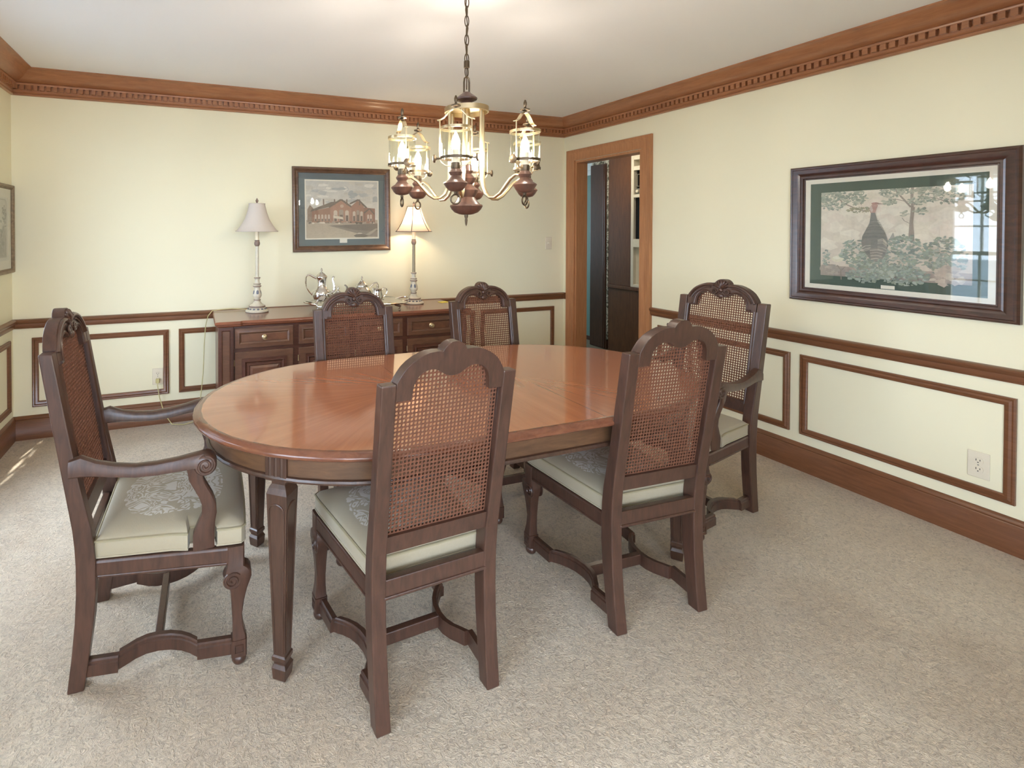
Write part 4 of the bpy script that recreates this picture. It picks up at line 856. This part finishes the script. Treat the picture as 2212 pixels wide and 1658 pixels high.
# ------------------------------------------------------------------ framed pictures
def C(r, g, b_): return lin((r, g, b_))
def vary(c, a=0.15): k = 1 + random.uniform(-a, a); return tuple(min(1, v * k) for v in c[:3]) + (1,)
def mixc(a, b_, t): return tuple(p + (q - p) * t for p, q in zip(a, b_))
LIFT = [0.0]
class Art:
    """flat printed picture: polygons in unit coordinates, each drawn a hair above the last"""
    def __init__(s, P): s.P = P; s.b = MB(); s.d = 0.0
    def poly(s, pts, col):
        col = mixc(tuple(v ** 0.72 for v in col[:3]) + (1,), (0.86, 0.78, 0.68, 1), LIFT[0]); s.d += 0.0000022; s.b.poly([s.P(min(1, max(0, u)), min(1, max(0, v)), s.d) for u, v in pts], 0, col)
    def grad(s, u0, u1, v0, v1, c0, c1, n=10):
        for i in range(n): s.poly([(u0, v0 + (v1 - v0) * i / n), (u1, v0 + (v1 - v0) * i / n), (u1, v0 + (v1 - v0) * (i + 1) / n), (u0, v0 + (v1 - v0) * (i + 1) / n)], mixc(c0, c1, i / (n - 1)))
    def blob(s, u, v, ru, rv, col, n=9, jag=0.3, rot=0.0):
        s.poly([(u + ru * (1 + random.uniform(-jag, jag)) * cos(2 * pi * i / n) * cos(rot) - rv * sin(2 * pi * i / n) * sin(rot), v + rv * (1 + random.uniform(-jag, jag)) * sin(2 * pi * i / n) + ru * cos(2 * pi * i / n) * sin(rot)) for i in range(n)], col)
    def line(s, pts, w, col):
        for (a, b_), (c, d) in zip(pts, pts[1:]):
            l = sqrt((c - a) ** 2 + (d - b_) ** 2) or 1; nx, ny = -(d - b_) / l * w / 2, (c - a) / l * w / 2
            s.poly([(a + nx, b_ + ny), (a - nx, b_ - ny), (c - nx, d - ny), (c + nx, d + ny)], col)
    def leaves(s, u, v, ru, rv, n, cols, sz=0.012):
        for _ in range(n):
            r = sqrt(random.random()); a = random.uniform(0, 2 * pi)
            s.blob(u + ru * r * cos(a), v + rv * r * sin(a), sz * random.uniform(0.5, 1.5), sz * random.uniform(0.4, 1.1), vary(random.choice(cols), 0.2), 5, 0.5, random.uniform(-0.6, 0.6))
    def build(s, name, parent): return s.b.build(name, 'print', parent, smooth=0, fix=False, cols=True)
def picture(name, label, cat, wall, a0, a1, z0, z1, prof, fm, layers, art_in, draw, tilt=0, glass=0.012):
    """a0..a1 along the wall as seen left to right; layers: list of (inset, depth, material, name)"""
    ac, zc = (a0 + a1) / 2, (z0 + z1) / 2; w, h = abs(a1 - a0), z1 - z0
    t = thing(name, label, cat, {'back': (ac, 0, zc), 'right': (0, ac, zc), 'left': (-RW, ac, zc)}[wall], {'back': 0, 'right': -pi / 2, 'left': pi / 2}[wall])
    hw, hh = w / 2, h / 2          # local: x right, -y out of the wall, z up
    cs = [(-hw, -hh, 1, 1), (hw, -hh, -1, 1), (hw, hh, -1, -1), (-hw, hh, 1, -1)]
    MB().loft([[(x + sx * i, -d - 0.001, z + sz * i) for i, d in prof] for x, z, sx, sz in cs], loop=True).build('frame', fm, t, smooth=30)
    for ins, nxt, d, m, nm in layers:
        q = [(0, d - 0.003), (0, d), (nxt - ins, d), (nxt - ins, d - 0.003)]
        c2 = [(-hw + ins, -hh + ins, 1, 1), (hw - ins, -hh + ins, -1, 1), (hw - ins, hh - ins, -1, -1), (-hw + ins, hh - ins, 1, -1)]
        MB().loft([[(x + sx * i, -dd, z + sz * i) for i, dd in q] for x, z, sx, sz in c2], loop=True).build(nm, m, t, smooth=0)
    ax0, ax1, az0, az1 = -hw + art_in[0], hw - art_in[0], -hh + art_in[1], hh - art_in[1]
    A = Art(lambda u, v, e: (ax0 + (ax1 - ax0) * u, -art_in[2] - e, az0 + (az1 - az0) * v)); draw(A); A.build('print', t)
    MB().box(-hw + 0.02, hw - 0.02, -0.004, -0.002, -hh + 0.02, hh - 0.02).build('backing', 'mat_grey', t, smooth=0)
    if glass:
        g = layers[0][0] - 0.004
        MB().box(-hw + g, hw - g, -glass - 0.0015, -glass, -hh + g, hh - g).build('glass_pane', 'glass', t, smooth=0)
    t.rotation_euler = (0, tilt, t.rotation_euler.z) if wall == 'back' else t.rotation_euler
    return t, hw, hh
# --- print of a brick market hall
def draw_market(A):
    A.grad(0, 1, 0.30, 1, C(214, 202, 190), C(188, 180, 174), 12)
    for _ in range(46):
        A.blob(random.random(), random.uniform(0.62, 0.98), random.uniform(0.03, 0.10), random.uniform(0.015, 0.045), random.choice([C(196, 184, 172), C(168, 165, 164), C(222, 212, 202), C(152, 151, 152), C(186, 174, 162)]), 11, 0.35)
    A.grad(0, 1, 0, 0.32, C(176, 152, 126), C(160, 138, 118), 8)
    A.poly([(0.30, 0.225), (1, 0.26), (1, 0.02), (0.86, 0.03)], C(116, 98, 86)); A.poly([(0.34, 0.225), (1, 0.25), (1, 0.12), (0.70, 0.14)], C(92, 78, 70))
    A.poly([(0.82, 0.06), (0.97, 0.17), (1, 0.16), (0.88, 0.05)], C(150, 130, 112))
    A.poly([(0.02, 0.28), (0.10, 0.30), (0.10, 0.52), (0.055, 0.58), (0.02, 0.50)], C(120, 94, 78))
    A.poly([(0.08, 0.28), (0.36, 0.27), (0.36, 0.55), (0.08, 0.47)], C(132, 84, 64))                # long wing
    A.poly([(0.06, 0.46), (0.36, 0.56), (0.56, 0.66), (0.34, 0.63), (0.08, 0.50)], C(86, 72, 62))
    A.poly([(0.33, 0.27), (0.62, 0.26), (0.62, 0.55), (0.48, 0.66), (0.33, 0.55)], C(150, 96, 76))   # gabled front
    A.line([(0.31, 0.54), (0.48, 0.675), (0.65, 0.525)], 0.028, C(82, 66, 58))
    A.poly([(0.62, 0.26), (0.80, 0.27), (0.80, 0.56), (0.71, 0.66), (0.62, 0.56)], C(138, 86, 68))
    A.line([(0.60, 0.60), (0.72, 0.675), (0.84, 0.53)], 0.026, C(74, 60, 54))
    A.poly([(0.80, 0.26), (0.96, 0.25), (0.96, 0.52), (0.80, 0.54)], C(116, 72, 60)); A.poly([(0.82, 0.27), (0.94, 0.26), (0.94, 0.44), (0.88, 0.50), (0.82, 0.44)], C(134, 84, 68))
    A.line([(0.80, 0.44), (0.88, 0.52), (0.95, 0.42)], 0.02, C(74, 60, 54))
    for x in (0.38, 0.55, 0.23, 0.73): A.poly([(x, 0.58), (x + 0.018, 0.58), (x + 0.018, 0.68), (x, 0.68)], C(92, 70, 60))
    for u, v, r, c in [(0.13 + 0.045 * i, 0.40, 0.014, C(186, 160, 140)) for i in range(5)] + [(0.40, 0.46, 0.026, C(196, 170, 150)), (0.48, 0.47, 0.03, C(140, 118, 104)), (0.56, 0.46, 0.026, C(196, 170, 150)), (0.66, 0.45, 0.02, C(190, 168, 150)), (0.715, 0.47, 0.022, C(140, 118, 104)), (0.765, 0.45, 0.02, C(190, 168, 150)), (0.86, 0.40, 0.014, C(196, 170, 150)), (0.90, 0.40, 0.014, C(196, 170, 150))]:
        A.poly([(u - r, 0.30)] + [(u + r * cos(pi * (1 - j / 8)), v + r * 1.1 * sin(pi * j / 8)) for j in range(9)] + [(u + r, 0.30)], c)
        A.poly([(u - r * 0.7, 0.30), (u + r * 0.7, 0.30), (u + r * 0.7, v - 0.06), (u - r * 0.7, v - 0.06)], C(80, 60, 52))
    A.poly([(0.37, 0.40), (0.50, 0.37), (0.51, 0.33), (0.37, 0.35)], C(206, 186, 164)); A.blob(0.49, 0.56, 0.025, 0.03, C(176, 140, 118), 12, 0.02)
    for i in range(34):
        u = random.uniform(0.02, 0.96); A.blob(u, 0.275 + random.uniform(-0.012, 0.012), random.uniform(0.008, 0.026), random.uniform(0.008, 0.02), random.choice([C(64, 52, 46), C(210, 192, 172), C(96, 78, 66), C(150, 126, 108)]), 7, 0.3)
    A.poly([(0.65, 0.045), (0.70, 0.075), (0.76, 0.078), (0.84, 0.05), (0.86, 0.03), (0.80, 0.015), (0.68, 0.02)], C(84, 70, 62)); A.poly([(0.69, 0.07), (0.72, 0.095), (0.76, 0.092), (0.78, 0.074)], C(190, 170, 150))
pf = [(0, 0), (0, 0.018), (0.006, 0.024), (0.016, 0.026), (0.026, 0.020), (0.034, 0.016), (0.040, 0.019), (0.047, 0.014), (0.047, 0)]
LIFT[0] = 0.10
t, hw, hh = picture('framed_market_print', 'framed print of a brick market hall on slate mat, above the sideboard', 'picture', 'back', -2.608, -1.793, 1.228, 1.902, pf, 'frame_mid',
        [(0.042, 0.098, 0.008, 'mat_grey', 'mat_board'), (0.094, 0.108, 0.0065, 'white', 'paper_margin')], (0.106, 0.104, 0.005), draw_market, tilt=R(-0.6))
MB().box(-0.028, 0.034, -0.0105, -0.009, -hh + 0.068, -hh + 0.098).build('title_plate', 'white', t, smooth=0)
# --- turkey print
def draw_turkey(A):
    A.grad(0, 1, 0, 1, C(196, 172, 156), C(222, 206, 184), 16)
    for _ in range(70): A.blob(random.random(), random.uniform(0.35, 0.95), random.uniform(0.03, 0.1), random.uniform(0.03, 0.09), random.choice([C(222, 200, 182), C(226, 208, 188), C(216, 198, 176), C(228, 212, 192)]), 10, 0.3)
    A.grad(0, 1, 0, 0.16, C(96, 84, 80), C(142, 118, 108), 6)
    gr = [C(112, 120, 104), C(132, 136, 118), C(92, 104, 94), C(150, 150, 130)]
    A.line([(0.12, 0.90), (0.18, 0.82), (0.26, 0.77), (0.34, 0.73)], 0.010, C(110, 92, 82)); A.line([(0.26, 0.92), (0.29, 0.84), (0.31, 0.80)], 0.006, C(110, 92, 82))
    A.leaves(0.07, 0.90, 0.09, 0.08, 130, gr, 0.013); A.leaves(0.10, 0.80, 0.09, 0.05, 70, gr, 0.011); A.leaves(0.25, 0.88, 0.10, 0.08, 130, gr, 0.012); A.leaves(0.29, 0.75, 0.09, 0.03, 60, [C(140, 124, 92), C(120, 118, 90)], 0.010)
    tk = C(122, 104, 94)
    A.poly([(0.625, 0.44), (0.665, 0.44), (0.655, 0.62), (0.665, 0.76), (0.64, 0.76), (0.632, 0.62)], tk)
    for p, w in (([(0.65, 0.74), (0.645, 0.86), (0.65, 0.98)], 0.018), ([(0.64, 0.76), (0.58, 0.86), (0.53, 0.95)], 0.013), ([(0.66, 0.78), (0.72, 0.90), (0.76, 0.97)], 0.012), ([(0.60, 0.82), (0.55, 0.84), (0.50, 0.85)], 0.007), ([(0.64, 0.60), (0.60, 0.63), (0.585, 0.66)], 0.005), ([(0.70, 0.85), (0.78, 0.84), (0.85, 0.80)], 0.007)): A.line(p, w, tk)
    for u, v, ru, rv, n in ((0.52, 0.93, 0.09, 0.07, 120), (0.64, 0.95, 0.10, 0.06, 120), (0.76, 0.93, 0.10, 0.07, 120), (0.50, 0.82, 0.05, 0.03, 40), (0.70, 0.82, 0.08, 0.04, 60), (0.86, 0.86, 0.10, 0.08, 110), (0.60, 0.70, 0.03, 0.03, 16), (0.70, 0.72, 0.05, 0.03, 24)): A.leaves(u, v, ru, rv, n, gr + [C(164, 156, 136)], 0.011)
    A.poly([(0.50, 0.44), (0.53, 0.52), (0.545, 0.44)], C(140, 132, 126))
    for u, v, ru, rv in ((0.14, 0.235, 0.05, 0.035), (0.255, 0.225, 0.05, 0.028)): A.blob(u, v, ru, rv, C(214, 200, 168), 9, 0.15); A.blob(u - 0.01, v + 0.012, ru * 0.6, rv * 0.45, C(230, 220, 196), 8, 0.15)
    bs = [C(96, 112, 104), C(118, 130, 118), C(84, 98, 92), C(140, 146, 134), C(104, 116, 96)]
    A.leaves(0.28, 0.30, 0.12, 0.15, 200, bs, 0.014); A.leaves(0.60, 0.32, 0.16, 0.18, 280, bs, 0.014); A.leaves(0.85, 0.30, 0.12, 0.18, 240, bs, 0.014)
    A.leaves(0.09, 0.12, 0.09, 0.05, 50, [C(140, 120, 110), C(112, 98, 92)], 0.02); A.leaves(0.05, 0.24, 0.03, 0.09, 40, bs, 0.010)
    A.line([(0.17, 0.02), (0.165, 0.12), (0.14, 0.17)], 0.008, C(92, 78, 70)); A.line([(0.165, 0.11), (0.20, 0.16)], 0.005, C(92, 78, 70))
    A.leaves(0.86, 0.12, 0.09, 0.09, 70, [C(160, 138, 124), C(132, 112, 102), C(180, 160, 142)], 0.024)
    # the bird: body, wings, neck, head
    P0 = A.P; A.P = lambda u, v, e: P0(0.405 + (u - 0.470) * 1.2, 0.215 + 0.515 * (max(0.0, (v - 0.15) / 0.57)) ** 0.82, e)
    body = [(0.415, 0.46), (0.40, 0.40), (0.395, 0.33), (0.405, 0.26), (0.43, 0.20), (0.455, 0.16), (0.50, 0.15), (0.53, 0.20), (0.545, 0.28), (0.545, 0.36), (0.53, 0.45), (0.505, 0.52), (0.487, 0.58), (0.478, 0.66), (0.472, 0.72), (0.450, 0.72), (0.447, 0.64), (0.44, 0.55)]
    A.poly(body, C(78, 78, 78))
    for i in range(20):
        v = 0.60 - i * 0.0125; w = 0.020 + 0.055 * (i / 19) ** 0.8; A.line([(0.470 - w, v - 0.008), (0.472, v + 0.004), (0.474 + w, v - 0.006)], 0.005, vary(random.choice([C(60, 60, 60), C(112, 106, 98), C(90, 86, 82)])))
    for s in (-1, 1):
        for i in range(9): A.line([(0.47 + s * 0.02, 0.36 - i * 0.012), (0.47 + s * 0.05, 0.375 - i * 0.016), (0.47 + s * 0.072, 0.33 - i * 0.012)], 0.006, vary(random.choice([C(150, 136, 122), C(96, 88, 84), C(174, 158, 142)])))
    for i in range(9): A.line([(0.445 + 0.001 * i, 0.262 - i * 0.013), (0.485, 0.270 - i * 0.013), (0.525 - 0.002 * i, 0.260 - i * 0.013)], 0.007, C(176, 156, 140) if i % 2 else C(112, 96, 90))
    A.poly([(0.447, 0.70), (0.474, 0.70), (0.482, 0.76), (0.490, 0.80), (0.470, 0.825), (0.450, 0.80), (0.440, 0.75)], C(156, 104, 96)); A.poly([(0.440, 0.75), (0.452, 0.80), (0.462, 0.74), (0.455, 0.70)], C(186, 160, 152))
    A.blob(0.473, 0.825, 0.022, 0.018, C(150, 92, 86), 10, 0.08); A.poly([(0.485, 0.835), (0.522, 0.815), (0.486, 0.812)], C(120, 84, 78)); A.blob(0.478, 0.830, 0.004, 0.004, C(40, 30, 28), 7, 0.05)
    A.P = P0
    A.leaves(0.42, 0.15, 0.14, 0.10, 200, bs, 0.014); A.leaves(0.60, 0.10, 0.16, 0.09, 170, bs, 0.014); A.leaves(0.32, 0.07, 0.12, 0.06, 90, bs, 0.014)
pf = [(0, 0), (0, 0.022), (0.008, 0.030), (0.014, 0.028), (0.018, 0.031), (0.036, 0.026), (0.050, 0.020), (0.056, 0.023), (0.066, 0.021), (0.070, 0.014), (0.076, 0.013), (0.076, 0)]
LIFT[0] = 0.14
t, hw, hh = picture('framed_turkey_print', 'large dark framed print of a wild turkey on the right wall', 'picture', 'right', -2.030, -2.943, 0.998, 1.765, pf, 'frame_dark',
        [(0.072, 0.101, 0.012, 'white', 'liner'), (0.098, 0.152, 0.008, 'mat_green', 'mat_board')], (0.150, 0.124, 0.006), draw_turkey, glass=0.0125)
MB().box(-0.028, 0.028, -0.0105, -0.009, -hh + 0.104, -hh + 0.122).build('title_plate', 'white', t, smooth=0)
# --- engraving on the left wall
def draw_engraving(A):
    A.poly([(0, 0), (1, 0), (1, 1), (0, 1)], C(206, 198, 186))
    g = [C(140, 132, 122), C(112, 104, 96), C(168, 160, 148), C(92, 86, 80)]
    A.poly([(0.06, 0.06), (0.94, 0.06), (0.94, 0.92), (0.90, 0.96), (0.10, 0.96), (0.06, 0.92)], C(150, 142, 130)); A.poly([(0.08, 0.50), (0.92, 0.50), (0.92, 0.92), (0.88, 0.945), (0.12, 0.945), (0.08, 0.92)], C(200, 192, 178)); A.poly([(0.08, 0.08), (0.92, 0.08), (0.92, 0.40), (0.08, 0.42)], C(128, 120, 110))
    for _ in range(160): A.blob(random.uniform(0.1, 0.9), random.uniform(0.10, 0.62), random.uniform(0.01, 0.05), random.uniform(0.01, 0.05), random.choice(g), 7, 0.4)
    for x in (0.16, 0.5, 0.84): A.line([(x, 0.3), (x + 0.01, 0.86)], 0.02, C(120, 112, 102)); A.leaves(x, 0.74, 0.09, 0.12, 60, g, 0.02)
pf = [(0, 0), (0, 0.016), (0.004, 0.022), (0.016, 0.022), (0.022, 0.016), (0.026, 0.018), (0.030, 0.012), (0.030, 0)]
t, hw, hh = picture('framed_engraving', 'grey engraving in narrow worn gilt frame on the left wall', 'picture', 'left', -0.62, -0.016, 1.118, 1.688, pf, 'frame_gilt', [(0.028, 0.085, 0.008, 'white', 'mat_board')], (0.080, 0.080, 0.006), draw_engraving)

# ------------------------------------------------------------------ outlets and switch
def outlet(label, wall, a, z):
    t = thing('wall_outlet', label, 'outlet', {'back': (a, 0, z), 'right': (0, a, z)}[wall], {'back': 0, 'right': -pi / 2}[wall], 'wall outlets in the lower panels')
    MB().box(-0.036, 0.036, -0.006, 0, -0.059, 0.059).build('cover_plate', 'plate', t, smooth=0, bevel=0.003)
    for s in (-1, 1):
        zc = s * 0.0195
        k = MB().prism([(0.017 * cos(2 * pi * j / 24), max(-0.0135, min(0.0135, 0.017 * sin(2 * pi * j / 24)))) for j in range(24)], lambda x, h: (x, -0.0085, zc + h), lambda x, h: (x, -0.005, zc + h)).build('socket', 'plate', t, smooth=30)
        for x, hh_ in ((-0.0062, 0.0045), (0.0062, 0.0038)): MB().box(x - 0.0012, x + 0.0012, -0.0088, -0.008, zc + 0.003 - hh_, zc + 0.003 + hh_).build('slot', 'dark', k, smooth=0)
        MB().lathe([(0.0024, 0), (0.0024, 0.0008)], 12).xf(Matrix.Translation((0, -0.008, zc - 0.0075)) @ Matrix.Rotation(pi / 2, 4, 'X')).build('ground_hole', 'dark', k)
    MB().lathe([(0.003, 0), (0.003, 0.0012), (0.0015, 0.002)], 12).xf(Matrix.Translation((0, -0.006, 0)) @ Matrix.Rotation(pi / 2, 4, 'X')).build('screw', 'steel', t)
outlet('ivory wall outlet with a lamp plug, left of the sideboard', 'back', -3.577, 0.343)
outlet('ivory wall outlet in the right wall panel below the turkey print', 'right', -2.818, 0.343)
t = thing('dimmer_switch', 'ivory dimmer switch plate with round knob left of the doorway', 'switch', (-0.180, 0, 1.277))
MB().box(-0.036, 0.036, -0.006, 0, -0.058, 0.058).build('cover_plate', 'plate', t, smooth=0, bevel=0.003)
MB().lathe([(0.014, 0), (0.013, 0.012), (0.010, 0.015), (0.0, 0.015)], 20).xf(Matrix.Translation((0, -0.006, 0)) @ Matrix.Rotation(pi / 2, 4, 'X')).build('dimmer_knob', 'plate', t)
